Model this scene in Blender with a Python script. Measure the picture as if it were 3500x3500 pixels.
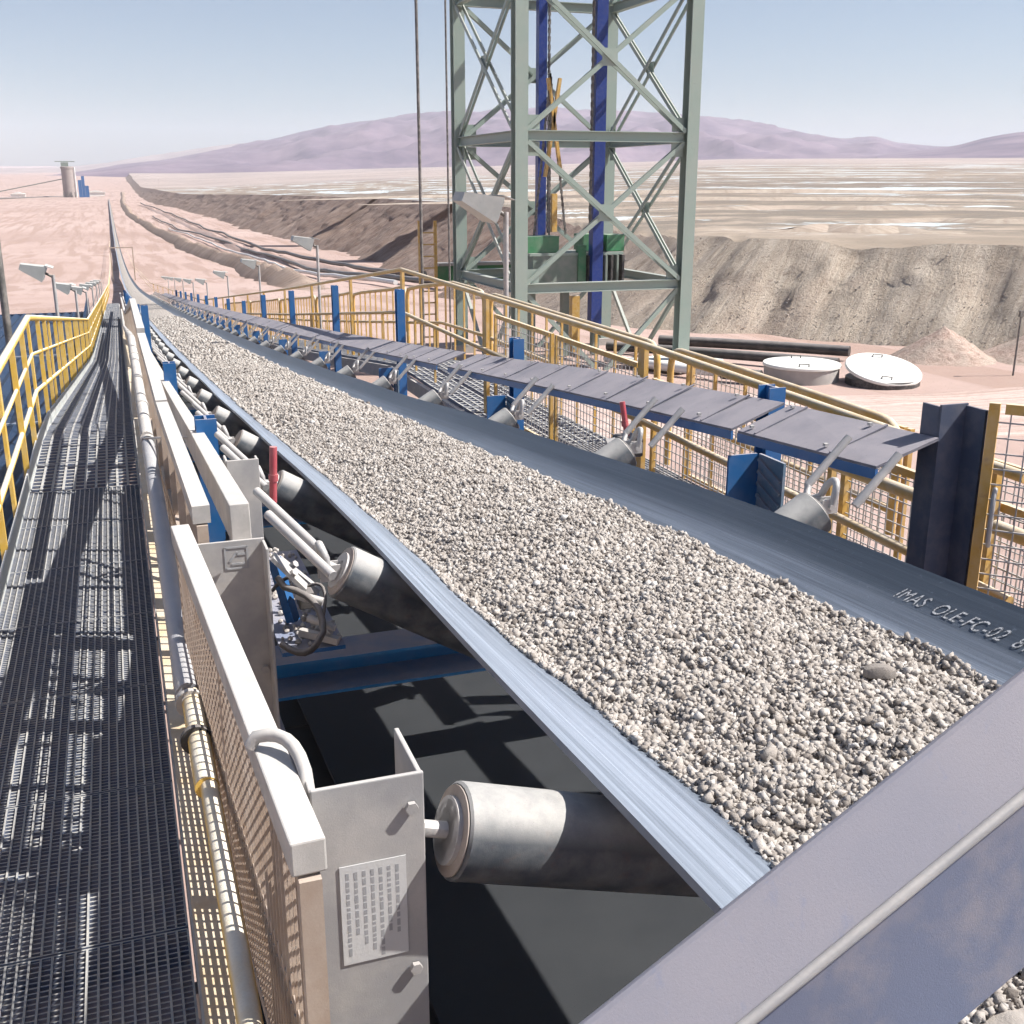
import bpy, math, random
import numpy as np
from mathutils import Vector, Matrix, noise

for o in list(bpy.data.objects):
    bpy.data.objects.remove(o, do_unlink=True)
scene = bpy.context.scene
COL = scene.collection
R = math.radians

# ------------------------------------------------------------------ camera
CAM_PITCH, CAM_YAW, CAM_F = R(16.699), R(19.470), 1100.0
cam_d = bpy.data.cameras.new('camera')
cam = bpy.data.objects.new('camera', cam_d); COL.objects.link(cam)
cam_d.sensor_width = 36.0; cam_d.lens = 36.0 * CAM_F / 1024.0
cam_d.clip_start = 0.05; cam_d.clip_end = 40000
cam.location = (0, 0, 0)
cam.rotation_euler = (math.pi / 2 - CAM_PITCH, 0, -CAM_YAW)
scene.camera = cam

# ------------------------------------------------------------------ light
SUN = Vector((0.620, -0.235, 0.750)).normalized()
sun_el = math.asin(SUN.z); sun_az = math.atan2(SUN.x, SUN.y)
w = bpy.data.worlds.new('World'); scene.world = w; w.use_nodes = True
nt = w.node_tree; nt.nodes.clear()
sky = nt.nodes.new('ShaderNodeTexSky'); sky.sky_type = 'NISHITA'; sky.sun_disc = False
sky.sun_elevation = sun_el; sky.sun_rotation = sun_az; sky.altitude = 1500
sky.air_density = 1.0; sky.dust_density = 4.0; sky.ozone_density = 1.0
bg = nt.nodes.new('ShaderNodeBackground'); bg.inputs[1].default_value = 0.07
wo = nt.nodes.new('ShaderNodeOutputWorld')
nt.links.new(sky.outputs[0], bg.inputs[0]); nt.links.new(bg.outputs[0], wo.inputs[0])
sl = bpy.data.lights.new('sun', 'SUN'); sl.energy = 5.0; sl.angle = R(0.5); sl.color = (1.0, 0.955, 0.89)
so = bpy.data.objects.new('sun', sl); COL.objects.link(so)
so.rotation_euler = (-SUN).to_track_quat('-Z', 'Y').to_euler(); so.location = (40, -10, 60)
scene.view_settings.view_transform = 'Standard'; scene.view_settings.look = 'None'
scene.view_settings.exposure = 0.75; scene.view_settings.gamma = 1.0
scene.view_settings.use_curve_mapping = False
scene.render.engine = 'CYCLES'
scene.cycles.use_denoising = True
scene.cycles.max_bounces = 5; scene.cycles.adaptive_threshold = 0.03; scene.cycles.adaptive_min_samples = 12; scene.cycles.volume_bounces = 1

rng = random.Random(7); nrng = np.random.default_rng(11)

# ------------------------------------------------------------------ materials
def N(nt, t, **k):
    n = nt.nodes.new(t)
    for a, b in k.items(): setattr(n, a, b)
    return n
def L(nt, a, b): nt.links.new(a, b)
def mix(nt, fac, a, b, mode='MIX'):
    m = N(nt, 'ShaderNodeMix', data_type='RGBA', blend_type=mode)
    for s, v in ((m.inputs[0], fac), (m.inputs[6], a), (m.inputs[7], b)):
        if isinstance(v, bpy.types.NodeSocket): L(nt, v, s)
        elif isinstance(v, (int, float)): s.default_value = v
        else: s.default_value = (*v, 1)
    return m.outputs[2]
def math_(nt, op, a, b=0.0, clamp=False):
    m = N(nt, 'ShaderNodeMath', operation=op, use_clamp=clamp)
    for s, v in ((m.inputs[0], a), (m.inputs[1], b)):
        if isinstance(v, bpy.types.NodeSocket): L(nt, v, s)
        else: s.default_value = v
    return m.outputs[0]
def ramp(nt, fac, stops):
    r = N(nt, 'ShaderNodeValToRGB'); e = r.color_ramp.elements
    while len(e) < len(stops): e.new(0.5)
    for el, (p, c) in zip(e, stops):
        el.position = p; el.color = (c, c, c, 1) if isinstance(c, (int, float)) else (*c, 1)
    L(nt, fac, r.inputs[0]); return r.outputs[0]
def tex(nt, vec, scale, detail=4, rough=0.55, dist=0.0):
    n = N(nt, 'ShaderNodeTexNoise'); n.inputs['Scale'].default_value = scale
    n.inputs['Detail'].default_value = detail; n.inputs['Roughness'].default_value = rough
    n.inputs['Distortion'].default_value = dist
    if vec is not None: L(nt, vec, n.inputs['Vector'])
    return n.outputs[0]
def stretch(nt, vec, s):
    m = N(nt, 'ShaderNodeMapping'); m.inputs['Scale'].default_value = s
    L(nt, vec, m.inputs['Vector']); return m.outputs[0]
def new_mat(name, rough=0.6, metal=0.0):
    m = bpy.data.materials.new(name); m.use_nodes = True
    nt = m.node_tree; b = nt.nodes['Principled BSDF']
    b.inputs['Roughness'].default_value = rough; b.inputs['Metallic'].default_value = metal
    return m, nt, b
def bump(nt, b, h, strength=0.3, dist=0.01):
    n = N(nt, 'ShaderNodeBump'); n.inputs['Strength'].default_value = strength
    n.inputs['Distance'].default_value = dist
    L(nt, h, n.inputs['Height']); L(nt, n.outputs[0], b.inputs['Normal'])

DUST = (0.50, 0.455, 0.43)
def dusty(name, base, top=0.85, side=0.12, dust=DUST, rough=0.5, metal=0.0, scale=9, rust=0.0, fine=220):
    """painted steel under desert dust: dust lies thick on faces that look up, thin on the sides"""
    m, nt, b = new_mat(name, rough, metal)
    co = N(nt, 'ShaderNodeTexCoord').outputs['Object']; ge = N(nt, 'ShaderNodeNewGeometry')
    sp = N(nt, 'ShaderNodeSeparateXYZ'); L(nt, ge.outputs['Normal'], sp.inputs[0])
    upf = ramp(nt, sp.outputs[2], [(0.25, 0.0), (0.75, 1.0)])
    n1 = tex(nt, co, scale, 5, 0.62); n2 = tex(nt, co, fine, 2, 0.6)
    blot = ramp(nt, n1, [(0.30, 0.62), (0.60, 1.0)])
    s = ramp(nt, n1, [(0.42, 0.0), (0.75, 1.0)])
    a = math_(nt, 'MULTIPLY', upf, math_(nt, 'MULTIPLY', blot, top))
    c = math_(nt, 'MULTIPLY', s, side * 2.2)
    f = math_(nt, 'MAXIMUM', a, math_(nt, 'ADD', c, side * 0.4), True)
    bc = mix(nt, math_(nt, 'MULTIPLY', n1, 0.5), base, [x * 0.72 for x in base])
    if rust > 0:
        n3 = tex(nt, co, scale * 2.3, 6, 0.7)
        bc = mix(nt, math_(nt, 'MULTIPLY', ramp(nt, n3, [(0.56, 0.0), (0.68, 1.0)]), rust), bc, (0.16, 0.06, 0.03))
    dc = mix(nt, n2, [x * 0.86 for x in dust], [min(1, x * 1.1) for x in dust])
    L(nt, mix(nt, f, bc, dc), b.inputs['Base Color'])
    L(nt, math_(nt, 'ADD', math_(nt, 'MULTIPLY', f, 0.4), rough, True), b.inputs['Roughness'])
    bump(nt, b, n2, 0.12, 0.002)
    return m

M = {}
M['white_steel'] = dusty('dusty_galvanised_steel', (0.36, 0.345, 0.33), 0.95, 0.35, (0.60, 0.57, 0.535), 0.5, rust=0.25, fine=420)
M['plate'] = dusty('dusty_grey_plate', (0.30, 0.30, 0.31), 0.9, 0.30, (0.56, 0.53, 0.50), 0.55, scale=6, fine=420)
M['guard'] = dusty('brown_guard_mesh', (0.38, 0.29, 0.225), 0.6, 0.25, (0.56, 0.49, 0.43), 0.6)
M['blue'] = dusty('blue_paint', (0.010, 0.115, 0.33), 0.97, 0.05, (0.36, 0.345, 0.375), 0.4)
M['cover'] = dusty('dust_caked_cover_plate', (0.085, 0.10, 0.14), 1.0, 0.35, (0.295, 0.275, 0.30), 0.6, scale=5, rust=0.3, fine=380)
M['blue_side'] = dusty('blue_ribbed', (0.10, 0.20, 0.30), 0.9, 0.3, (0.40, 0.385, 0.42), 0.45)
M['blue_dark'] = dusty('dark_blue_cladding', (0.004, 0.022, 0.065), 0.05, 0.03, (0.2, 0.25, 0.3), 0.5, scale=2)
M['blue_fade'] = dusty('faded_blue_paint', (0.05, 0.14, 0.36), 0.95, 0.80, (0.38, 0.365, 0.405), 0.55, scale=26)
M['navy'] = dusty('navy_column', (0.008, 0.035, 0.21), 0.7, 0.03, DUST, 0.4)
M['return'] = dusty('return_belt_rubber', (0.016, 0.019, 0.024), 0.22, 0.05, (0.10, 0.105, 0.11), 0.6, scale=5)
M['blue_skylit'] = dusty('skylit_blue_paint', (0.02, 0.20, 0.46), 0.97, 0.06, (0.44, 0.42, 0.47), 0.4)  # the blue paint lightened to imitate sky light on the shaded cross beams
M['yellow'] = dusty('yellow_paint', (0.58, 0.335, 0.05), 0.80, 0.16, (0.72, 0.66, 0.56), 0.42, rust=0.35)
M['yellow_lt'] = dusty('sunlit_yellow_paint', (0.72, 0.45, 0.05), 0.95, 0.12, (0.80, 0.76, 0.66), 0.45)  # dust on the tops made paler to imitate overexposed sunlight
M['grey_pipe'] = dusty('grey_conduit', (0.30, 0.31, 0.35), 0.5, 0.15, (0.62, 0.60, 0.58), 0.4)
M['galv'] = dusty('galvanised_bar', (0.36, 0.36, 0.37), 0.8, 0.3, (0.60, 0.57, 0.54), 0.45, 0.3)
M['grate'] = dusty('galvanised_grating', (0.115, 0.15, 0.235), 0.85, 0.10, (0.52, 0.50, 0.455), 0.55, 0.0, scale=14)
M['roll'] = dusty('idler_roll', (0.045, 0.058, 0.075), 0.82, 0.10, (0.50, 0.485, 0.46), 0.42, scale=16, rust=0.2, fine=420)
M['roll_end'] = dusty('idler_end', (0.27, 0.22, 0.19), 0.6, 0.4, (0.45, 0.40, 0.36), 0.6, rust=0.5)
M['rail_lt'] = dusty('dusty_toe_board', (0.50, 0.55, 0.56), 0.9, 0.3, (0.70, 0.67, 0.62), 0.5)
M['tower'] = dusty('grey_green_paint', (0.27, 0.345, 0.305), 0.5, 0.08, DUST, 0.45, scale=1.2)
M['green'] = dusty('green_paint', (0.035, 0.20, 0.085), 0.45, 0.10, DUST, 0.45, scale=1.5)
M['grey_green'] = dusty('weathered_grey_green', (0.16, 0.22, 0.185), 0.5, 0.15, DUST, 0.5, scale=1.5)
M['black_pipe'] = dusty('black_plastic_pipe', (0.022, 0.024, 0.026), 0.45, 0.05, DUST, 0.45, scale=2)
M['white_pipe'] = dusty('white_plastic_pipe', (0.75, 0.75, 0.74), 0.2, 0.08, DUST, 0.4, scale=2)
M['concrete'] = dusty('concrete', (0.36, 0.35, 0.33), 0.5, 0.3, DUST, 0.85, scale=2)
M['lid'] = dusty('white_painted_lid', (0.80, 0.80, 0.76), 0.12, 0.08, (0.62, 0.58, 0.5), 0.5, scale=1.5)
M['black'] = dusty('black_rubber_part', (0.02, 0.02, 0.022), 0.5, 0.12, DUST, 0.5)
M['red'] = dusty('red_paint', (0.42, 0.06, 0.08), 0.6, 0.10, (0.6, 0.45, 0.42), 0.4)
M['lamp'] = dusty('lamp_housing', (0.34, 0.35, 0.34), 0.7, 0.2, (0.60, 0.59, 0.56), 0.45, scale=4)
M['dark_steel'] = dusty('dark_steel_mast', (0.09, 0.09, 0.085), 0.5, 0.2, DUST, 0.5, 0.2)
M['sticker'] = dusty('white_sticker', (0.60, 0.61, 0.62), 0.2, 0.15, (0.55, 0.53, 0.5), 0.5)
M['print'] = dusty('grey_print', (0.33, 0.34, 0.36), 0.2, 0.1, (0.5, 0.5, 0.5), 0.6)
M['paint_white'] = dusty('white_stencil_paint', (0.62, 0.63, 0.64), 0.1, 0.05, (0.4, 0.4, 0.4), 0.7)
M['silo'] = dusty('concrete_silo', (0.30, 0.25, 0.235), 0.3, 0.2, DUST, 0.85, scale=0.1)
M['post_dark'] = dusty('grimy_blue_grey_post', (0.045, 0.065, 0.115), 0.9, 0.16, (0.22, 0.21, 0.235), 0.55, scale=14)
def m_brace():
    m, nt, b = new_mat('dusted_lavender_beam', 0.62)
    co = N(nt, 'ShaderNodeTexCoord').outputs['Object']
    n1 = tex(nt, co, 5, 3, 0.55); n2 = tex(nt, co, 420, 3, 0.7); n3 = tex(nt, stretch(nt, co, (30, 30, 4)), 1.0, 4, 0.7)
    c = mix(nt, ramp(nt, n1, [(0.35, 0.0), (0.68, 1.0)]), (0.275, 0.275, 0.325), (0.325, 0.31, 0.345))
    c = mix(nt, math_(nt, 'MULTIPLY', ramp(nt, n3, [(0.60, 0.0), (0.72, 1.0)]), 0.45), c, (0.17, 0.22, 0.36))
    c = mix(nt, math_(nt, 'MULTIPLY', n2, 0.45), c, (0.24, 0.225, 0.245))
    L(nt, c, b.inputs['Base Color']); bump(nt, b, n2, 0.15, 0.0015); return m
M['brace'] = m_brace()
M['brace_web'] = dusty('dusted_blue_web', (0.13, 0.16, 0.25), 0.7, 0.5, (0.27, 0.255, 0.285), 0.6, scale=10, fine=600)
def m_worn():
    m, nt, b = new_mat('worn_stencil_paint', 0.7)
    co = N(nt, 'ShaderNodeTexCoord').outputs['Object']; n = tex(nt, co, 170, 4, 0.75)
    L(nt, ramp(nt, n, [(0.40, (0.05, 0.055, 0.065)), (0.55, (0.55, 0.56, 0.58))]), b.inputs['Base Color']); return m
M['paint_white'] = m_worn()
M['glass'] = dusty('lamp_glass', (0.45, 0.48, 0.5), 0.2, 0.1, DUST, 0.15)

def m_belt():
    m, nt, b = new_mat('rubber_belt', 0.42)
    uv = N(nt, 'ShaderNodeUVMap'); uv.uv_map = 'across'
    sp = N(nt, 'ShaderNodeSeparateXYZ'); L(nt, uv.outputs[0], sp.inputs[0])
    st = stretch(nt, uv.outputs[0], (70, 0.55, 1)); st2 = stretch(nt, uv.outputs[0], (260, 0.9, 1))
    s1 = tex(nt, st, 1.0, 4, 0.7); s2 = tex(nt, st2, 1.0, 3, 0.7)
    co = N(nt, 'ShaderNodeTexCoord').outputs['Object']
    sp1 = tex(nt, co, 60, 4, 0.75)
    # dust film: whole left margin, and the band beside the ore on the right flank
    prof = ramp(nt, sp.outputs[0], [(0.0, 0.55), (0.06, 0.62), (0.13, 0.42), (0.5, 0.5), (0.80, 0.55), (0.86, 0.52), (0.90, 0.32), (0.935, 0.12), (1.0, 0.09)])
    k = math_(nt, 'MULTIPLY', prof, ramp(nt, s1, [(0.30, 0.45), (0.68, 1.25)]))
    k = math_(nt, 'ADD', k, math_(nt, 'MULTIPLY', math_(nt, 'MULTIPLY', prof, ramp(nt, s2, [(0.58, 0.0), (0.72, 1.0)])), 0.55))
    k = math_(nt, 'ADD', k, math_(nt, 'MULTIPLY', ramp(nt, sp1, [(0.62, 0.0), (0.72, 1.0)]), 0.12), True)
    L(nt, mix(nt, k, (0.014, 0.022, 0.034), (0.42, 0.48, 0.58)), b.inputs['Base Color'])
    L(nt, math_(nt, 'ADD', math_(nt, 'MULTIPLY', k, 0.3), 0.36), b.inputs['Roughness'])
    bump(nt, b, s2, 0.15, 0.003)
    return m
M['belt'] = m_belt()

def m_ore():
    m, nt, b = new_mat('crushed_ore', 0.97); b.inputs['Specular IOR Level'].default_value = 0.15
    at = N(nt, 'ShaderNodeAttribute', attribute_name='shade')
    co = N(nt, 'ShaderNodeTexCoord').outputs['Object']
    n1 = tex(nt, co, 240, 3, 0.6)
    c = ramp(nt, at.outputs['Fac'], [(0.0, (0.12, 0.10, 0.09)), (0.15, (0.29, 0.26, 0.235)), (0.5, (0.44, 0.402, 0.37)), (0.85, (0.56, 0.525, 0.49)), (1.0, (0.66, 0.64, 0.62))])
    L(nt, mix(nt, math_(nt, 'MULTIPLY', n1, 0.5), c, (0.28, 0.255, 0.235)), b.inputs['Base Color'])
    bump(nt, b, n1, 0.5, 0.003)
    return m
M['ore'] = m_ore()

def m_ground():
    m, nt, b = new_mat('desert_ground', 0.95)
    co = N(nt, 'ShaderNodeTexCoord').outputs['Object']
    big = tex(nt, co, 0.012, 5, 0.6); mid = tex(nt, co, 0.12, 5, 0.65); fine = tex(nt, co, 2.2, 6, 0.7)
    trk = tex(nt, stretch(nt, co, (0.35, 0.012, 1)), 1.0, 4, 0.6)
    c = ramp(nt, big, [(0.32, (0.34, 0.235, 0.20)), (0.52, (0.44, 0.32, 0.285)), (0.7, (0.49, 0.385, 0.355))])
    c = mix(nt, ramp(nt, mid, [(0.35, 0.0), (0.7, 0.5)]), c, (0.50, 0.375, 0.335))
    c = mix(nt, ramp(nt, trk, [(0.49, 0.0), (0.57, 0.8)]), c, (0.33, 0.225, 0.185))
    c = mix(nt, ramp(nt, fine, [(0.3, 0.45), (0.6, 0.0)]), c, (0.36, 0.27, 0.23))
    L(nt, c, b.inputs['Base Color']); bump(nt, b, fine, 0.5, 0.06)
    return m
M['ground'] = m_ground()
def m_mound():
    m, nt, b = new_mat('rubbly_soil', 0.95)
    co = N(nt, 'ShaderNodeTexCoord').outputs['Object']; n1 = tex(nt, co, 4.5, 6, 0.75); n2 = tex(nt, co, 0.9, 4, 0.6)
    c = ramp(nt, n1, [(0.32, (0.22, 0.15, 0.12)), (0.5, (0.42, 0.31, 0.26)), (0.7, (0.55, 0.43, 0.37))])
    L(nt, mix(nt, ramp(nt, n2, [(0.4, 0.0), (0.65, 0.6)]), c, (0.38, 0.33, 0.28)), b.inputs['Base Color']); bump(nt, b, n1, 0.8, 0.12)
    return m
M['mound'] = m_mound()

def m_bank():
    m, nt, b = new_mat('heap_slope', 0.95)
    uv = N(nt, 'ShaderNodeUVMap'); uv.uv_map = 'slope'
    co = N(nt, 'ShaderNodeTexCoord').outputs['Object']
    rill = tex(nt, stretch(nt, uv.outputs[0], (1.3, 0.15, 1)), 1.0, 8, 0.70, 0.6)
    fr = tex(nt, stretch(nt, uv.outputs[0], (4.0, 0.5, 1)), 1.0, 5, 0.7)
    stones = tex(nt, co, 2.6, 5, 0.72); big = tex(nt, co, 0.16, 3, 0.5); grn = tex(nt, co, 6.5, 4, 0.75)
    sp = N(nt, 'ShaderNodeSeparateXYZ'); L(nt, uv.outputs[0], sp.inputs[0])
    at = N(nt, 'ShaderNodeAttribute', attribute_name='tone')
    grey = ramp(nt, rill, [(0.25, (0.255, 0.205, 0.16)), (0.5, (0.40, 0.335, 0.27)), (0.75, (0.52, 0.45, 0.38))])
    brown = ramp(nt, rill, [(0.3, (0.115, 0.068, 0.05)), (0.52, (0.235, 0.155, 0.12)), (0.75, (0.36, 0.28, 0.235))])
    c = mix(nt, at.outputs['Fac'], grey, brown)
    c = mix(nt, ramp(nt, fr, [(0.45, 0.0), (0.72, 0.55)]), c, (0.42, 0.37, 0.32))
    c = mix(nt, ramp(nt, stones, [(0.30, 0.6), (0.46, 0.0)]), c, (0.19, 0.145, 0.115))
    c = mix(nt, ramp(nt, grn, [(0.56, 0.0), (0.72, 0.4)]), c, (0.50, 0.42, 0.36))
    c = mix(nt, ramp(nt, big, [(0.52, 0.0), (0.70, 0.45)]), c, (0.43, 0.33, 0.27))
    L(nt, c, b.inputs['Base Color'])
    h = math_(nt, 'ADD', math_(nt, 'MULTIPLY', rill, 1.0), math_(nt, 'MULTIPLY', grn, 0.55))
    bump(nt, b, h, 0.7, 0.22)
    return m
M['bank'] = m_bank()

def m_plateau():
    m, nt, b = new_mat('leach_pad_surface', 0.9)
    co = N(nt, 'ShaderNodeTexCoord').outputs['Object']
    sp = N(nt, 'ShaderNodeSeparateXYZ'); L(nt, co, sp.inputs[0])
    ln = N(nt, 'ShaderNodeVectorMath', operation='LENGTH'); L(nt, co, ln.inputs[0])
    dist = ln.outputs['Value']
    st = tex(nt, stretch(nt, co, (0.030, 0.034, 1)), 1.0, 6, 0.68, 0.4)
    st2 = tex(nt, stretch(nt, co, (0.065, 0.08, 1)), 1.0, 7, 0.78)
    big = tex(nt, co, 0.004, 4, 0.6); fine = tex(nt, co, 0.8, 5, 0.7)
    st3 = tex(nt, stretch(nt, co, (0.0075, 0.009, 1)), 1.0, 8, 0.72, 0.5); wide = ramp(nt, math_(nt, 'DIVIDE', dist, 4000.0), [(0.05, 0.0), (0.09, 1.0), (0.36, 1.0), (0.55, 0.0)])
    c = ramp(nt, st, [(0.30, (0.20, 0.15, 0.11)), (0.48, (0.30, 0.24, 0.185)), (0.62, (0.42, 0.345, 0.28))])
    # dark wet bands and pale salt and pond strips in the irrigated middle distance
    zone = ramp(nt, math_(nt, 'DIVIDE', dist, 2000.0), [(0.028, 0.0), (0.04, 1.0), (0.30, 1.0), (0.46, 0.0)])
    dark = math_(nt, 'MULTIPLY', zone, ramp(nt, st2, [(0.48, 0.9), (0.56, 0.0)]))
    c = mix(nt, dark, c, (0.16, 0.135, 0.11))
    pond = math_(nt, 'MULTIPLY', zone, ramp(nt, st, [(0.60, 0.0), (0.63, 1.0)]))
    pond = math_(nt, 'MULTIPLY', pond, ramp(nt, st2, [(0.36, 0.0), (0.5, 1.0)]))
    c = mix(nt, pond, c, (0.66, 0.76, 0.80))
    far = ramp(nt, math_(nt, 'DIVIDE', dist, 4000.0), [(0.28, 0.0), (0.50, 1.0)])
    c = mix(nt, far, c, ramp(nt, big, [(0.35, (0.30, 0.24, 0.22)), (0.65, (0.43, 0.35, 0.315))]))
    c = mix(nt, math_(nt, 'MULTIPLY', wide, ramp(nt, st3, [(0.45, 0.85), (0.505, 0.0)])), c, (0.17, 0.13, 0.105))
    c = mix(nt, math_(nt, 'MULTIPLY', wide, ramp(nt, st3, [(0.555, 0.0), (0.585, 0.9)])), c, (0.60, 0.70, 0.76))
    c = mix(nt, ramp(nt, fine, [(0.3, 0.4), (0.55, 0.0)]), c, (0.24, 0.20, 0.16))
    L(nt, c, b.inputs['Base Color']); bump(nt, b, fine, 0.4, 0.15)
    L(nt, math_(nt, 'SUBTRACT', 0.9, math_(nt, 'MULTIPLY', pond, 0.45)), b.inputs['Roughness'])
    return m
M['plateau'] = m_plateau()

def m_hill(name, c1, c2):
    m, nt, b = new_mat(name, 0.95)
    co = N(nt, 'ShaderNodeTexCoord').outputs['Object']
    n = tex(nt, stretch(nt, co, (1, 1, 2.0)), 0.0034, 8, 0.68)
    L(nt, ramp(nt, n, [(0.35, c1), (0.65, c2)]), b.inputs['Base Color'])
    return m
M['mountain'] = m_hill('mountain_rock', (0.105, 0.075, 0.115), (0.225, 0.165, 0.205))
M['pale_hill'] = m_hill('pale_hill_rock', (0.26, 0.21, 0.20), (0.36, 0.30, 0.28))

# ------------------------------------------------------------------ mesh helpers
ORG = {}
def finish(ob, parent=None, label=None, cat=None, group=None, kind=None):
    COL.objects.link(ob)
    if parent is not None: ob.parent = parent
    if label: ob['label'] = label
    if cat: ob['category'] = cat
    if group: ob['group'] = group
    if kind: ob['kind'] = kind
    return ob
def thing(name, label, cat, loc, group=None):
    e = bpy.data.objects.new(name, None); e.empty_display_size = 0.2
    e.location = loc; ORG[e.name] = Vector(loc)
    finish(e, None, label, cat, group); return e

class MB:
    def __init__(s): s.v = []; s.f = []
    def add(s, vs, fs):
        n = len(s.v); s.v += [tuple(p) for p in vs]; s.f += [tuple(i + n for i in q) for q in fs]; return s
    def box(s, c, size, rot=None):
        c = Vector(c); hx, hy, hz = (q / 2 for q in size)
        vs = [Vector((x, y, z)) for x in (-hx, hx) for y in (-hy, hy) for z in (-hz, hz)]
        if rot is not None: vs = [rot @ q for q in vs]
        return s.add([c + q for q in vs], [(0, 1, 3, 2), (4, 6, 7, 5), (0, 4, 5, 1), (2, 3, 7, 6), (0, 2, 6, 4), (1, 5, 7, 3)])
    def beam(s, a, b, w, h, up=(0, 0, 1)):
        a = Vector(a); b = Vector(b); d = (b - a); ln = d.length; d.normalize()
        u = Vector(up)
        if abs(d.dot(u)) > 0.98: u = Vector((0, 1, 0))
        x = d.cross(u).normalized(); z = x.cross(d).normalized()
        vs = []
        for e in (a, b):
            for sx, sz in ((-1, -1), (1, -1), (1, 1), (-1, 1)): vs.append(e + x * sx * w / 2 + z * sz * h / 2)
        return s.add(vs, [(3, 2, 1, 0), (4, 5, 6, 7), (0, 1, 5, 4), (1, 2, 6, 5), (2, 3, 7, 6), (3, 0, 4, 7)])
    def prism(s, prof, a, b, up=(0, 0, 1)):
        """extrude a 2D outline (x to the side, y up) from a to b"""
        a = Vector(a); b = Vector(b); d = (b - a).normalized(); u = Vector(up)
        if abs(d.dot(u)) > 0.98: u = Vector((0, 1, 0))
        x = d.cross(u).normalized(); z = x.cross(d).normalized(); n = len(prof)
        vs = [e + x * p[0] + z * p[1] for e in (a, b) for p in prof]
        fs = [tuple(reversed(range(n))), tuple(range(n, 2 * n))]
        fs += [(i, (i + 1) % n, n + (i + 1) % n, n + i) for i in range(n)]
        return s.add(vs, fs)
    def tube(s, pts, r, n=10, caps=True):
        pts = [Vector(p) for p in pts]; m = len(pts); rs = r if isinstance(r, (list, tuple)) else [r] * m
        t0 = (pts[1] - pts[0]).normalized()
        ref = Vector((0, 0, 1)) if abs(t0.z) < 0.9 else Vector((1, 0, 0))
        x = t0.cross(ref).normalized(); vs = []
        for i, p in enumerate(pts):
            t = ((pts[min(i + 1, m - 1)] - p).normalized() + (p - pts[max(i - 1, 0)]).normalized())
            t = t.normalized() if t.length > 1e-6 else t0
            x = (x - t * x.dot(t)).normalized(); y = t.cross(x)
            for k in range(n):
                a = 2 * math.pi * k / n; vs.append(p + (x * math.cos(a) + y * math.sin(a)) * rs[i])
        fs = [(i * n + k, i * n + (k + 1) % n, (i + 1) * n + (k + 1) % n, (i + 1) * n + k) for i in range(m - 1) for k in range(n)]
        if caps: fs += [tuple(reversed(range(n))), tuple(range((m - 1) * n, m * n))]
        return s.add(vs, fs)
    def build(s, name, mat, parent=None, label=None, cat=None, group=None, kind=None, smooth=None, bevel=0.0, loc=None):
        me = bpy.data.meshes.new(name)
        o = Vector((0, 0, 0))
        if parent is not None: o = ORG.get(parent.name, Vector((0, 0, 0)))
        elif loc is not None: o = Vector(loc)
        me.from_pydata([(p[0] - o.x, p[1] - o.y, p[2] - o.z) for p in s.v], [], s.f); me.update()
        if smooth:
            me.polygons.foreach_set('use_smooth', [True] * len(me.polygons)); me.set_sharp_from_angle(angle=R(smooth))
        me.materials.append(mat)
        ob = bpy.data.objects.new(name, me)
        if parent is None: ob.location = o
        ORG[ob.name] = o
        if bevel > 0:
            bv = ob.modifiers.new('bevel', 'BEVEL'); bv.width = bevel; bv.segments = 2; bv.limit_method = 'ANGLE'; bv.angle_limit = R(40)
        ob2 = finish(ob, parent, label, cat, group, kind); ORG[ob2.name] = o
        return ob2

def part(fn, name, mat, parent, **k):
    b = MB(); fn(b); return b.build(name, mat, parent, **k)
def copy_tree(o, dloc, label=None, parent=None):
    c = o.copy(); COL.objects.link(c); c.parent = parent
    if parent is None: c.location = Vector(o.location) + Vector(dloc)
    if label: c['label'] = label
    for ch in o.children: copy_tree(ch, (0, 0, 0), None, c)
    return c
def arc(p0, p1, p2, n=6):
    p0, p1, p2 = Vector(p0), Vector(p1), Vector(p2)
    return [(1 - t) ** 2 * p0 + 2 * t * (1 - t) * p1 + t * t * p2 for t in [i / n for i in range(n + 1)]]
ONES = ['', 'first', 'second', 'third', 'fourth', 'fifth', 'sixth', 'seventh', 'eighth', 'ninth', 'tenth', 'eleventh', 'twelfth', 'thirteenth', 'fourteenth', 'fifteenth', 'sixteenth', 'seventeenth', 'eighteenth', 'nineteenth']
TENS = {2: ('twentieth', 'twenty'), 3: ('thirtieth', 'thirty'), 4: ('fortieth', 'forty'), 5: ('fiftieth', 'fifty'), 6: ('sixtieth', 'sixty')}
def nth(n):
    if n < 20: return ONES[n]
    a, b = divmod(n, 10); return TENS[a][0] if b == 0 else TENS[a][1] + '-' + ONES[b]
def H_prof(w, h, t):
    return [(-w/2, -h/2), (w/2, -h/2), (w/2, -h/2 + t), (t/2, -h/2 + t), (t/2, h/2 - t), (w/2, h/2 - t), (w/2, h/2), (-w/2, h/2), (-w/2, h/2 - t), (-t/2, h/2 - t), (-t/2, -h/2 + t), (-w/2, -h/2 + t)]

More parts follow.
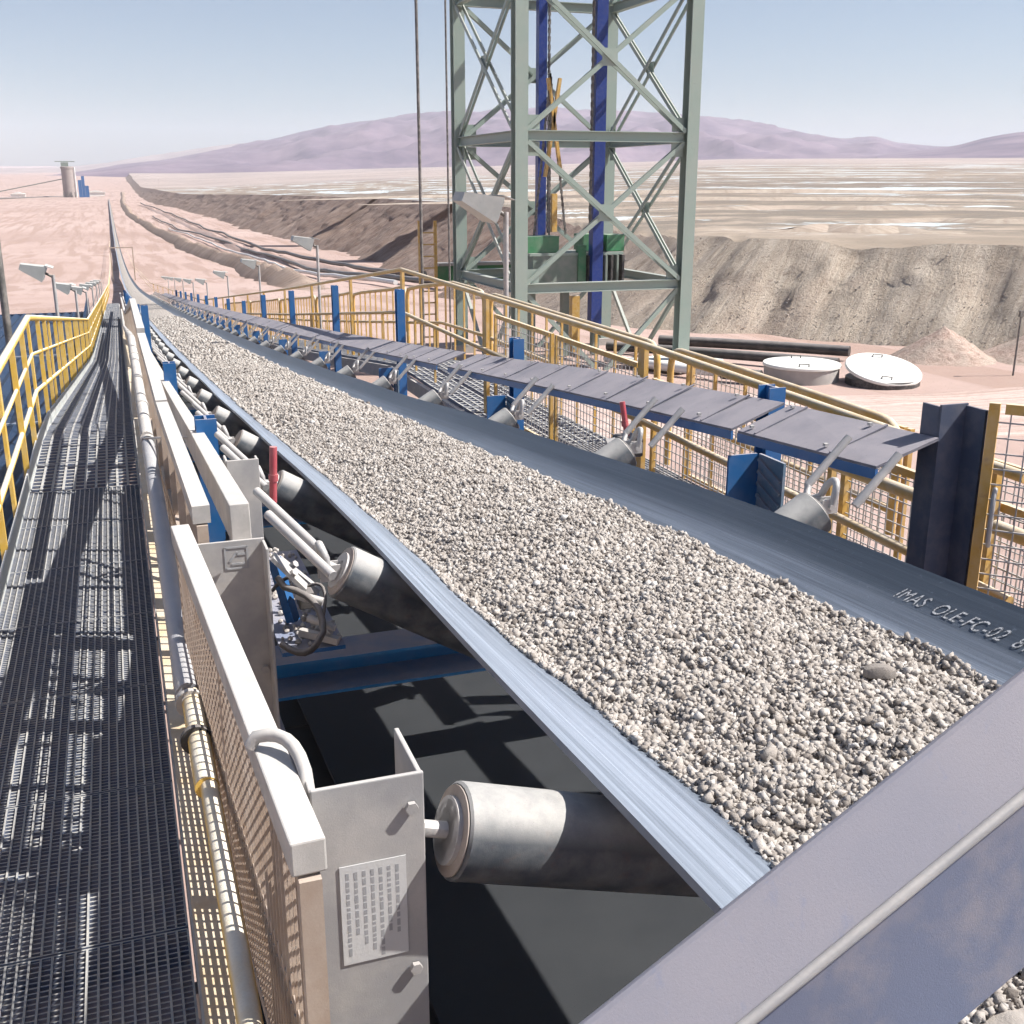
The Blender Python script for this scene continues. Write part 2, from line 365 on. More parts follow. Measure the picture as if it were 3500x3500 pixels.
# ------------------------------------------------------------------ profiles of the place
def interp(x, xs, ys): return float(np.interp(x, xs, ys))
def smooth_interp(xs, ys):
    xs = np.array(xs, float); ys = np.array(ys, float)
    h = np.diff(xs); d = np.diff(ys) / h; mm = np.zeros(len(xs))
    for i in range(1, len(xs) - 1):
        mm[i] = 0 if d[i-1] * d[i] <= 0 else (h[i-1] + h[i]) / (h[i-1] / d[i] + h[i] / d[i-1])
    mm[0] = d[0]; mm[-1] = d[-1]
    def f(x):
        x = min(max(x, xs[0]), xs[-1]); i = min(int(np.searchsorted(xs, x, 'right')) - 1, len(xs) - 2)
        t = (x - xs[i]) / h[i]
        return float((2*t**3 - 3*t*t + 1) * ys[i] + (t**3 - 2*t*t + t) * h[i] * mm[i] + (-2*t**3 + 3*t*t) * ys[i+1] + (t**3 - t*t) * h[i] * mm[i+1])
    return f
zb = smooth_interp([-3, 0, 1.0, 1.8, 2.7, 3.86, 7.65, 15.8, 28.3, 57, 106, 190, 344, 494, 800, 1400],
                   [-.66, -.80, -.855, -.91, -.97, -1.07, -1.45, -2.2, -3.25, -5.5, -9.0, -13.2, -17, -18.3, -18.7, -18.9])
def wz(Y): return interp(Y, [-6, 9.7, 27, 52, 106, 190, 344, 494, 1400], [-2.0, -2.0, -3.95, -5.8, -9.7, -13.9, -17.7, -19.0, -19.5])
def wr(Y): return interp(Y, [-6, 2.9, 6, 11.9, 20.5, 42.6, 106, 190, 344, 494, 1400], [-2.03, -2.01, -1.95, -1.93, -2.88, -5.2, -9.75, -13.9, -17.7, -19.0, -19.5])
def gy(Y): return interp(Y, [-200, 0, 40, 57, 106, 190, 344, 494, 1000, 20000], [-6.8, -6.9, -7, -7.3, -10.4, -14.8, -18.6, -19.8, -20, -20])

# ------------------------------------------------------------------ ground and terrain
def fbm(x, y, s, o=4): return noise.fractal(Vector((x * s, y * s, 3.7)), 0.9, 2.0, o)
def ground_z(x, y):
    d = math.hypot(x, y); z = gy(y) if d < 1600 else -20
    if y < 0: z = -6.9
    if d > 1500: z += (d - 1500) * 0.012 * (1 + 0.4 * fbm(x, y, 0.0006))
    k = min(1.0, max(0.0, (abs(x - 1.2) - 4) / 10))
    z += k * (0.22 * fbm(x, y, 0.09) + (0.9 * fbm(x, y, 0.011) if d > 60 else 0.0) * min(1, d / 300))
    return z
def build_ground():
    radii = [0.0]; r = 2.0
    while r < 15000: radii.append(r); r *= 1.075
    ns = 300; vs = [(0, 0, ground_z(0, 0))]; fs = []
    for r in radii[1:]:
        for k in range(ns):
            a = 2 * math.pi * k / ns; x, y = r * math.sin(a), r * math.cos(a); vs.append((x, y, ground_z(x, y)))
    for k in range(ns): fs.append((0, 1 + (k + 1) % ns, 1 + k))
    for i in range(len(radii) - 2):
        b0 = 1 + i * ns; b1 = b0 + ns
        for k in range(ns): fs.append((b0 + k, b0 + (k + 1) % ns, b1 + (k + 1) % ns, b1 + k))
    b = MB(); b.v = vs; b.f = fs
    b.build('ground', M['ground'], kind='structure', smooth=60, label='pale pinkish desert ground around the conveyor')
build_ground()

FOOT = [(95, -30), (62, 8), (44, 25), (36.5, 34), (32, 40.5), (27.5, 46), (24.5, 51), (23.5, 60), (27, 90), (34, 118), (40, 140), (49, 208), (52.5, 274), (57, 423), (56, 690), (50, 945), (41, 1135), (41, 1700), (60, 4000)]
HGT = [4.4, 4.4, 4.3, 4.25, 4.2, 4.3, 4.5, 5.0, 6.8, 8.0, 9.0, 10.6, 11.2, 11.5, 10.5, 10.0, 9.8, 11, 30]
def plateau_z(x, y):
    az, d = math.atan2(x, y), math.hypot(x, y)
    a = min(1.0, max(0.0, (math.degrees(az) - 4) / 26))
    zl = interp(d, [190, 1000, 2000, 3500, 7000], [-4.4, -9.8, -8, 14, 80])
    zr = interp(d, [55, 200, 500, 1000, 2500, 4000, 7000], [-2.8, -3.6, -2.4, 7, 42, 75, 120])
    return zl * (1 - a) + zr * a
def build_heap():
    f = np.array(FOOT, float); seg = np.hypot(*np.diff(f, axis=0).T); s = np.r_[0, np.cumsum(seg)]
    st = []; q = 0.0
    while q < s[-1]:
        st.append(q); x, y = np.interp(q, s, f[:, 0]), np.interp(q, s, f[:, 1])
        q += max(0.35, math.hypot(x, y) * 0.0085)
    st = np.array(st)
    def sm(v):   # rounded corners
        out = np.interp(st, s, v)
        for _ in range(60):
            o2 = out.copy(); o2[1:-1] = (out[:-2] + out[2:]) / 2; out = 0.5 * out + 0.5 * o2
        return out
    X, Y, Hh = sm(f[:, 0]), sm(f[:, 1]), np.interp(st, s, HGT); ROCK = []
    tx, ty = np.gradient(X), np.gradient(Y); ln = np.hypot(tx, ty); tx /= ln; ty /= ln
    nx, ny = ty, -tx                                   # away from the conveyor side
    K = 30; vs = []; uvs = []; tone = []
    tops = []
    for i in range(len(st)):
        q = st[i]; d = math.hypot(X[i], Y[i]); g0 = ground_z(X[i], Y[i]) - 0.25; h0 = Hh[i] * 1.57; Hh[i] = plateau_z(X[i] + nx[i] * h0, Y[i] + ny[i] * h0) - g0
        amp = Hh[i] * 0.055
        spur = 2.2 * noise.noise(Vector((q * 0.085, 2.2, 0))) + 0.9 * noise.noise(Vector((q * 0.4, 7.2, 0)))
        spur *= min(1.8, Hh[i] / 5)
        tn = min(1.0, max(0.0, (q - s[6]) / 40.0))
        for k in range(K + 1):
            t = k / K
            w = Hh[i] * 1.52 * (t + 0.05 * math.sin(math.pi * t))
            rl = noise.fractal(Vector((q * 0.42 + 0.5 * noise.noise(Vector((q * 0.2, t * 2, 3))), t * Hh[i] * 0.10, 1.0)), 0.9, 2.1, 5)
            lp = noise.fractal(Vector((q * 1.7, t * Hh[i] * 1.2, 5.0)), 0.8, 2.1, 3)
            env = math.sin(math.pi * min(1, t * 1.02)) ** 0.6
            off = w - (rl * amp * 3.6 + lp * amp * 0.30) * env - spur * (1.0 - t) * 1.2
            x = X[i] + nx[i] * off; y = Y[i] + ny[i] * off
            z = g0 + Hh[i] * (t ** 0.94) + (0.03 * Hh[i] * rl + 0.010 * Hh[i] * lp) * env
            if d < 150: z -= 0.5 * max(0.0, noise.noise(Vector((q * 0.33, 4.4, 0))) + 0.25 * noise.noise(Vector((q * 1.4, 1.4, 0)))) * t ** 4
            if k == K: tops.append((x, y, z))
            if d < 80 and k < K * 0.97 and rng.random() < 0.9 * (1 - t) ** 1.6 + 0.08: ROCK.append((x, y, z))
            vs.append((x, y, z)); uvs.append((q, t * Hh[i] * 1.8)); tone.append(tn)
    nst = len(st); fs = []
    for i in range(nst - 1):
        for k in range(K):
            a = i * (K + 1) + k; fs.append((a, a + K + 1, a + K + 2, a + 1))
    me = bpy.data.meshes.new('heap_slope'); me.from_pydata(vs, [], fs); me.update()
    ul = me.uv_layers.new(name='slope'); idx = np.zeros(len(me.loops), int); me.loops.foreach_get('vertex_index', idx)
    ul.data.foreach_set('uv', np.array(uvs)[idx].astype(np.float32).ravel())
    at = me.attributes.new('tone', 'FLOAT', 'POINT'); at.data.foreach_set('value', np.array(tone, np.float32))
    me.polygons.foreach_set('use_smooth', [True] * len(me.polygons)); me.materials.append(M['bank'])
    finish(bpy.data.objects.new('heap_slope', me), None, 'long rilled slope of a heap of crushed rock behind the tower', None, None, 'structure')
    # loose rocks on the lower slope
    ov = [(1, 0, 0), (-1, 0, 0), (0, 1, 0), (0, -1, 0), (0, 0, 1), (0, 0, -1)]; of = [(0, 2, 4), (2, 1, 4), (1, 3, 4), (3, 0, 4), (2, 0, 5), (1, 2, 5), (3, 1, 5), (0, 3, 5)]
    rb = MB(); sv = []
    for (x, y, z) in ROCK:
        for _ in range(4):
            e = 0.012 + 0.045 * rng.random() ** 3; px, py = x + rng.uniform(-0.3, 0.3), y + rng.uniform(-0.3, 0.3)
            rot = Matrix.Rotation(rng.uniform(0, 6), 3, Vector((rng.random(), rng.random(), rng.random() + 0.1)))
            rb.add([Vector((px, py, z + e * 0.4)) + rot @ Vector((q[0] * e * rng.uniform(0.6, 1.4), q[1] * e * rng.uniform(0.6, 1.4), q[2] * e * rng.uniform(0.5, 1.1))) for q in ov], of); sv += [0.15 + rng.random() * 0.55] * 6
    ro = rb.build('heap_rocks', M['ore'], None, 'loose rocks strewn over the lower heap slope', 'rocks', None, 'stuff')
    at = ro.data.attributes.new('shade', 'FLOAT', 'POINT'); at.data.foreach_set('value', np.array(sv, np.float32))
    # plateau on top, running out to the mountains
    fac = [0]; dd = [0.0]; vs = []; fs = []
    NR = 70
    for i, (x, y, z) in enumerate(tops):
        az = math.atan2(x, y); d0 = math.hypot(x, y); lim = max(8200.0, d0 * 1.02)
        for k in range(NR + 1):
            d = d0 * (lim / d0) ** (k / NR)
            zz = plateau_z(d * math.sin(az), d * math.cos(az)) if k else z
            if k: 
                zz += 0.12 * fbm(d * math.sin(az), d * math.cos(az), 0.08) * min(1, k / 4)
                zz = max(zz, ground_z(d * math.sin(az), d * math.cos(az)) + 1.0)
            vs.append((d * math.sin(az), d * math.cos(az), zz))
    for i in range(nst - 1):
        for k in range(NR):
            a = i * (NR + 1) + k; fs.append((a, a + NR + 1, a + NR + 2, a + 1))
    b = MB(); b.v = vs; b.f = fs
    b.build('heap_plateau', M['plateau'], kind='structure', smooth=80, label='flat irrigated heap top with pale ponds running to the mountains')
build_heap()

def mountain(name, mat, sky_pts, dist, depth, base, label, seed, rough=0.22):
    az0, az1 = sky_pts[0][0], sky_pts[-1][0]; na, nd = 360, 56
    f = smooth_interp([p[0] for p in sky_pts], [p[1] for p in sky_pts]); vs = []; fs = []
    for i in range(na + 1):
        az = az0 + (az1 - az0) * i / na; a = R(az); top = f(az) * dist
        for k in range(nd + 1):
            t = k / nd; d = dist - depth * (1 - t * 1.35)
            p = Vector((math.sin(a) * d, math.cos(a) * d, 0))
            rise = 1 - abs(t * 1.35 - 1) ** 1.15 if t * 1.35 <= 1 else max(0.0, 1 - ((t * 1.35 - 1) / 0.35) ** 1.4)
            rg = noise.ridged_multi_fractal(Vector((p.x * 0.0014 + seed, p.y * 0.0014, 0.5)), 1.0, 2.1, 5, 1.0, 2.0) - 1.0
            h = base + (top - base) * max(0, rise)
            h += (top - base) * rough * rg * (1 - max(0.0, rise) ** 6 * 0.85) * min(1, rise * 4 + 0.05)
            if t < 0.06: h = -120 + (h + 120) * (t / 0.06) ** 0.5
            vs.append((p.x, p.y, h))
    for i in range(na):
        for k in range(nd):
            a = i * (nd + 1) + k; fs.append((a, a + nd + 1, a + nd + 2, a + 1))
    b = MB(); b.v = vs; b.f = fs
    b.build(name, mat, kind='structure', smooth=70, label=label)
mountain('mountain', M['mountain'], [(-3, 0.004), (-1, 0.008), (0.5, 0.0125), (2.96, 0.0183), (4.94, 0.0248), (6.95, 0.0314), (8.6, 0.0375), (10.01, 0.0432), (11.03, 0.0463), (14.12, 0.0526), (17.76, 0.0571), (21.65, 0.0579), (25.53, 0.0555), (29.37, 0.0503), (32.89, 0.0426), (34.39, 0.0373), (35.61, 0.0342), (36.57, 0.0348), (38.02, 0.0296), (39.44, 0.0269), (44, 0.024), (60, 0.02)],
         7600, 3600, 18, 'broad purple brown mountain behind the plain', 3.1)
mountain('foothill', M['mountain'], [(37, 0.021), (39.44, 0.0262), (40.35, 0.028), (41.67, 0.0338), (43.23, 0.0381), (45.74, 0.0404), (48.86, 0.0388), (56, 0.03), (75, 0.02), (110, 0.018)],
         5200, 1900, 40, 'lower dark hill at the right edge of the plain', 9.4, 0.06)
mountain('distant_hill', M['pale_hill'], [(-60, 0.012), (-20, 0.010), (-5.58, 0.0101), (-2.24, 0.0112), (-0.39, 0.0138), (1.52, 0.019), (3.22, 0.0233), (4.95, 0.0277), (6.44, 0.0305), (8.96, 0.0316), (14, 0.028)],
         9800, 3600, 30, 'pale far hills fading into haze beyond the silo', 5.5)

# long bund of dark spoil right of the far conveyor
def bund(name, pts, wdt, hgt, mat, label, zf=ground_z, tone=0.8):
    pts = [Vector((x, y, 0)) for x, y in pts]; dense = []
    for a, b in zip(pts[:-1], pts[1:]):
        n = max(2, int((b - a).length / max(1.2, a.length * 0.012)))
        dense += [a.lerp(b, i / n) for i in range(n)]
    dense.append(pts[-1]); vs = []; fs = []; m = 9; uvs = []
    for i, p in enumerate(dense):
        t = (dense[min(i + 1, len(dense) - 1)] - dense[max(i - 1, 0)]).normalized(); nn = Vector((t.y, -t.x, 0))
        wob = 1 + 0.35 * noise.noise(Vector((i * 0.21, 1.3, hgt))); sh = 0.6 * noise.noise(Vector((i * 0.13, 9.1, hgt)))
        for k in range(m):
            tp = min(1.0, i / 14.0, (len(dense) - 1 - i) / 14.0)
            u = k / (m - 1) * 2 - 1; q = p + nn * (u * wdt / 2 * wob + sh)
            z = zf(q.x, q.y) - 0.12 + tp * hgt * wob * max(0, 1 - abs(u)) ** 0.8 + 0.05 * noise.noise(q * 0.9)
            vs.append((q.x, q.y, z)); uvs.append((i, u))
    for i in range(len(dense) - 1):
        for k in range(m - 1):
            a = i * m + k; fs.append((a, a + 1, a + m + 1, a + m))
    me = bpy.data.meshes.new(name); me.from_pydata(vs, [], fs); me.update()
    ul = me.uv_layers.new(name='slope'); idx = np.zeros(len(me.loops), int); me.loops.foreach_get('vertex_index', idx)
    ul.data.foreach_set('uv', np.array(uvs)[idx].astype(np.float32).ravel())
    at = me.attributes.new('tone', 'FLOAT', 'POINT'); at.data.foreach_set('value', np.full(len(vs), tone, np.float32))
    me.polygons.foreach_set('use_smooth', [True] * len(me.polygons)); me.materials.append(mat)
    finish(bpy.data.objects.new(name, me), None, label, None, None, 'structure')
bund('earth_bund', [(20.5, 120), (20.2, 152), (23.4, 212), (21.3, 267), (19.7, 391), (17.0, 532), (12.3, 762), (13.1, 1142), (24, 2000)], 5.5, 2.2, M['bank'], 'winding bank of dark earth right of the far conveyor')
bund('pale_bund', [(33, 150), (36.5, 203), (34, 240), (33.5, 319), (35.5, 461), (34, 694), (26, 1137)], 4.5, 1.2, M['ground'], 'low pale earth bank along the pipes')

def arc_pts(d, a0, a1, n=16): return [((d + 2.5 * math.sin(k * 1.3)) * math.sin(R(a0 + (a1 - a0) * k / n)), (d + 2.5 * math.sin(k * 1.3)) * math.cos(R(a0 + (a1 - a0) * k / n))) for k in range(n + 1)]
for d_, a0, a1, w_, h_, lab in ((73, 31, 41.5, 3.5, 0.75, 'low dark berm on the heap top just behind its edge'), (96, 33, 52, 4, 0.6, 'second low berm on the heap top'), (150, 24, 48, 6, 0.8, 'long low berm across the middle of the heap top'), (235, 12, 47, 8, 1.0, 'far low berm across the heap top'), (340, 8, 46, 10, 1.5, 'farthest dark berm across the heap top')):
    bund('heap_berm', arc_pts(d_, a0, a1), w_, h_ * 0.75, M['bank'], lab, plateau_z, 0.15)
def mound(x, y, rx, ry, h, label, name='soil_mound', mat='ground'):
    n, m = 40, 12; vs = []; fs = []
    for j in range(m + 1):
        r = j / m
        for k in range(n):
            a = 2 * math.pi * k / n; w = 1 + 0.18 * noise.noise(Vector((math.cos(a) * 1.5, math.sin(a) * 1.5, x)))
            px, py = x + rx * r * w * math.cos(a), y + ry * r * w * math.sin(a)
            z = ground_z(px, py) - 0.1 + h * (1 - r) ** 1.15 + 0.07 * noise.fractal(Vector((px * 2, py * 2, 0)), 0.9, 2, 3) * (1 if r < 0.95 else 0)
            vs.append((px, py, z))
    for j in range(m):
        for k in range(n): fs.append((j * n + k, (j + 1) * n + k, (j + 1) * n + (k + 1) % n, j * n + (k + 1) % n))
    b = MB(); b.v = vs; b.f = fs
    b.build(name, M[mat], kind='structure', smooth=60, label=label)
mound(31.6, 36.6, 2.6, 2.2, 1.5, 'small pointed mound of pink soil right of the white lids', mat='mound')
mound(36.5, 35.5, 3.6, 3.0, 1.7, 'broader soil mound by the thin stake at the heap foot', mat='mound')

# ------------------------------------------------------------------ conveyor belt
XL, XR = 0.625, 1.84; XC = (XL + XR) / 2; HW = (XR - XL) / 2
def trough(Y): return 0.235
def belt_drop(x, Y):
    u = abs(x - XC) / HW; dp = trough(Y); k = (1 - u) / 0.64
    tt = min(1.0, max(0.0, (Y - 1.3) / 1.3)); tt = 0.52 + 0.48 * tt * tt * (3 - 2 * tt)
    xx = min(1.0, max(0.0, (x - 0.85) / 0.6)); dp *= tt + (1 - tt) * xx * xx * (3 - 2 * xx)
    e = 0.12
    if k > 1 + e: k2 = 1.0
    elif k > 1 - e: k2 = k - (k - (1 - e)) ** 2 / (4 * e)
    else: k2 = k
    return dp * k2
def ys_belt(a, b):
    out = [a]
    while out[-1] < b: out.append(out[-1] + max(0.2, out[-1] * 0.03))
    return out
def build_belt():
    ys = ys_belt(-1.5, 1350); n = 34; th = 0.016; vs = []; uvs = []; fs = []
    for y in ys:
        row = []
        for side in (0, 1):
            rngk = range(n + 1) if side == 0 else range(n, -1, -1)
            for k in rngk:
                x = XL + (XR - XL) * k / n
                wv = 0.004 * math.sin(y * 2.1 + (0 if k < n / 2 else 1.7)) * (abs(k / n - 0.5) * 2) ** 3
                vs.append((x, y, zb(y) - belt_drop(x, y) + wv - (th if side else 0))); uvs.append((k / n, y))
    w = 2 * (n + 1)
    for i in range(len(ys) - 1):
        for k in range(w): a = i * w; fs.append((a + k, a + (k + 1) % w, a + w + (k + 1) % w, a + w + k))
    me = bpy.data.meshes.new('conveyor_belt'); me.from_pydata(vs, [], fs); me.update()
    ul = me.uv_layers.new(name='across'); idx = np.zeros(len(me.loops), int); me.loops.foreach_get('vertex_index', idx)
    ul.data.foreach_set('uv', np.array(uvs)[idx].astype(np.float32).ravel())
    me.polygons.foreach_set('use_smooth', [True] * len(me.polygons)); me.set_sharp_from_angle(angle=R(50))
    me.materials.append(M['belt'])
    ob = bpy.data.objects.new('conveyor_belt', me)
    finish(ob, None, 'long black rubber conveyor belt carrying crushed ore into the distance', 'conveyor belt')
    b = MB(); ys2 = ys_belt(-1.5, 60)
    prof = [(0.62, 0), (1.88, 0)]
    vs = []; 
    for y in ys2: vs += [(0.60, y, zb(y) - 1.12), (1.90, y, zb(y) - 1.12), (1.90, y, zb(y) - 1.135), (0.60, y, zb(y) - 1.135)]
    fs = [(i * 4 + k, i * 4 + (k + 1) % 4, i * 4 + 4 + (k + 1) % 4, i * 4 + 4 + k) for i in range(len(ys2) - 1) for k in range(4)]
    b.add(vs, fs); b.build('return_strand', M['return'], ob)
    # painted stencil line on the right flank
    c = bpy.data.curves.new('t', 'FONT'); c.body = 'IMAS  OLE-FC-02  81'; c.size = 0.060; c.shear = 0.35; c.space_character = 1.10; c.extrude = 0.0
    t = bpy.data.objects.new('t', c); COL.objects.link(t); bpy.context.view_layer.update()
    me = bpy.data.meshes.new_from_object(t.evaluated_get(bpy.context.evaluated_depsgraph_get()))
    bpy.data.objects.remove(t, do_unlink=True)
    x0 = 1.745; y0 = 2.10
    for v in me.vertices:
        tx, ty, tz = v.co; xx = x0 + ty * 0.78; yy = y0 - tx * 0.74
        v.co = (xx, yy, zb(yy) - belt_drop(xx, yy) + 0.0011)
    me.materials.clear(); me.materials.append(M['paint_white'])
    finish(bpy.data.objects.new('stencil_lettering', me), ob, 'white stencilled lettering on the belt flank', kind='stuff')
    return ob
belt = build_belt()

# ------------------------------------------------------------------ ore on the belt
def ore_z(x, y):
    l, r = 0.815, interp(y, [1.5, 6], [1.635, 1.675]); u = (x - l) / (r - l)
    a = zb(y) - belt_drop(l, y); b = zb(y) - belt_drop(r, y)
    return a * (1 - u) + b * u + 0.035 * (1 - (2 * u - 1) ** 2) + 0.013 * noise.fractal(Vector((x * 7, y * 5, 0.4)), 0.9, 2, 3) + 0.0095 * noise.noise(Vector((x * 24, y * 24, 7.4)))
def build_ore():
    l, r = 0.805, 1.645; ys = []; y = -1.2
    while y < 1340: ys.append(y); y += max(0.012, y * 0.012)
    n = 70; vs = []; fs = []; sh = []
    for y in ys:
        el = l + 0.010 + 0.012 * noise.noise(Vector((y * 3.0, 0, 0))); er = r - 0.010 + 0.016 * noise.noise(Vector((y * 2.3, 5, 0)))
        for k in range(n + 1):
            x = el + (er - el) * k / n; u = k / n
            z = ore_z(x, y) - 0.001 + 0.006 * noise.noise(Vector((x * 75, y * 75, 0)))
            if k in (0, n): z = zb(y) - belt_drop(x, y) - 0.004
            vs.append((x, y, z)); sh.append(0.35 + 0.3 * noise.noise(Vector((x * 40, y * 40, 2))))
    for i in range(len(ys) - 1):
        for k in range(n): a = i * (n + 1) + k; fs.append((a, a + 1, a + n + 2, a + n + 1))
    V = [np.array(vs)]; F3 = []; S = [np.array(sh)]; base = len(vs)
    # loose stones: rounded angular lumps, one closed hull each
    t = (1 + 5 ** 0.5) / 2
    ico = np.array([(-1, t, 0), (1, t, 0), (-1, -t, 0), (1, -t, 0), (0, -1, t), (0, 1, t), (0, -1, -t), (0, 1, -t), (t, 0, -1), (t, 0, 1), (-t, 0, -1), (-t, 0, 1)], float) / math.sqrt(1 + t * t)
    icf = np.array([(0, 11, 5), (0, 5, 1), (0, 1, 7), (0, 7, 10), (0, 10, 11), (1, 5, 9), (5, 11, 4), (11, 10, 2), (10, 7, 6), (7, 1, 8), (3, 9, 4), (3, 4, 2), (3, 2, 6), (3, 6, 8), (3, 8, 9), (4, 9, 5), (2, 4, 11), (6, 2, 10), (8, 6, 7), (9, 8, 1)])
    octv = np.array([(1, 0, 0), (-1, 0, 0), (0, 1, 0), (0, -1, 0), (0, 0, 1), (0, 0, -1)], float)
    octf = np.array([(0, 2, 4), (2, 1, 4), (1, 3, 4), (3, 0, 4), (2, 0, 5), (1, 2, 5), (3, 1, 5), (0, 3, 5)])
    cbv = np.array([(x, y, z) for x in (-.6, .6) for y in (-.6, .6) for z in (-.6, .6)], float)
    cbf = np.array([(0, 1, 3), (0, 3, 2), (4, 6, 7), (4, 7, 5), (0, 4, 5), (0, 5, 1), (2, 3, 7), (2, 7, 6), (0, 2, 6), (0, 6, 4), (1, 5, 7), (1, 7, 3)])
    def scatter(cnt, y0, y1, rmin, rmax, tv, tf, power=2.2):
        nonlocal base
        y = y0 + (y1 - y0) * nrng.random(cnt); x = l - 0.004 + (r - l + 0.008) * nrng.random(cnt); e_ = nrng.random(cnt) < 0.06; x[e_] = np.where(nrng.random(e_.sum()) < 0.5, l + 0.02 * nrng.normal(size=e_.sum()).clip(-0.7, 2), r + 0.02 * nrng.normal(size=e_.sum()).clip(-2, 0.4))
        x = x + (0.007 * np.sin(y * 11) + 0.006 * np.sin(y * 4.3)) * ((x < l + .1) | (x > r - .1))
        z = np.array([max(ore_z(a, b), zb(b) - belt_drop(a, b) + 0.002) for a, b in zip(x, y)])
        s = rmin + (rmax - rmin) * nrng.random(cnt) ** power
        nv = len(tv)
        q = tv[None] * (0.55 + 0.80 * nrng.random((cnt, nv, 1)))
        q = q * (0.60 + 0.75 * nrng.random((cnt, 1, 3)))
        u = nrng.normal(size=(cnt, 4)); u /= np.linalg.norm(u, axis=1)[:, None]; a, b, c, d = u.T
        Rm = np.stack([np.stack([1-2*(c*c+d*d), 2*(b*c-a*d), 2*(b*d+a*c)], -1), np.stack([2*(b*c+a*d), 1-2*(b*b+d*d), 2*(c*d-a*b)], -1), np.stack([2*(b*d-a*c), 2*(c*d+a*b), 1-2*(b*b+c*c)], -1)], 1)
        q = np.einsum('nij,nkj->nki', Rm, q) * s[:, None, None]
        q += np.stack([x, y, z + s * (nrng.random(cnt) * 1.25 - 0.55)], -1)[:, None]
        V.append(q.reshape(-1, 3)); F3.append((tf[None] + (base + np.arange(cnt) * nv)[:, None, None]).reshape(-1, 3))
        sv = np.clip(0.52 + 0.24 * nrng.normal(size=cnt), 0.0, 1.0); sv[nrng.random(cnt) < 0.05] = 0.03  # near-black stones also stand in for tiny shadows between grains
        S.append(np.repeat(sv, nv)); base += cnt * nv
    scatter(66000, 0.78, 3.0, 0.0030, 0.0108, cbv, cbf, 2.5)
    scatter(64000, 3.0, 6.5, 0.0038, 0.0115, octv, octf, 2.5)
    scatter(36000, 6.5, 14.0, 0.008, 0.018, octv, octf)
    scatter(16000, 14.0, 34.0, 0.015, 0.034, octv, octf)
    scatter(520, 0.9, 4.5, 0.007, 0.0145, cbv, cbf, 1.8)
    Vv = np.concatenate(V); Ft = np.concatenate(F3); quads = np.array(fs)
    me = bpy.data.meshes.new('crushed_ore')
    me.vertices.add(len(Vv)); me.vertices.foreach_set('co', Vv.astype(np.float32).ravel())
    me.loops.add(len(quads) * 4 + len(Ft) * 3); me.loops.foreach_set('vertex_index', np.concatenate([quads.ravel(), Ft.ravel()]).astype(np.int32))
    me.polygons.add(len(quads) + len(Ft))
    me.polygons.foreach_set('loop_start', np.concatenate([np.arange(len(quads)) * 4, len(quads) * 4 + np.arange(len(Ft)) * 3]).astype(np.int32))
    me.update(calc_edges=True); me.validate()
    at = me.attributes.new('shade', 'FLOAT', 'POINT'); at.data.foreach_set('value', np.concatenate(S).astype(np.float32))
    me.materials.append(M['ore'])
    finish(bpy.data.objects.new('crushed_ore', me), None, 'bed of pale crushed ore gravel riding on the belt', 'ore', None, 'stuff')
build_ore()
def flat_stone():
    b = MB(); vs = []; n = 14
    for j, (rr, zz) in enumerate(((0.55, -0.012), (1.0, -0.006), (0.95, 0.010), (0.6, 0.017))):
        for k in range(n):
            a = 2 * math.pi * k / n; w = rr * (1 + 0.22 * noise.noise(Vector((math.cos(a) * 2, math.sin(a) * 2, j * 0.4 + 3))))
            vs.append((0.036 * w * math.cos(a), 0.017 * w * math.sin(a), zz))
    fs = [tuple(reversed(range(n))), tuple(range(3 * n, 4 * n))] + [(j * n + k, j * n + (k + 1) % n, (j + 1) * n + (k + 1) % n, (j + 1) * n + k) for j in range(3) for k in range(n)]
    p = Vector((1.40, 1.70, ore_z(1.40, 1.70) + 0.014)); rot = Matrix.Rotation(R(-22), 3, 'Z')
    b.add([p + rot @ Vector(v) for v in vs], fs)
    ob = b.build('flat_stone', M['ore'], label='flat brown stone larger than the ore around it', cat='stone', smooth=40, loc=p)
    at = ob.data.attributes.new('shade', 'FLOAT', 'POINT'); at.data.foreach_set('value', np.full(len(ob.data.vertices), 0.14, np.float32))
flat_stone()

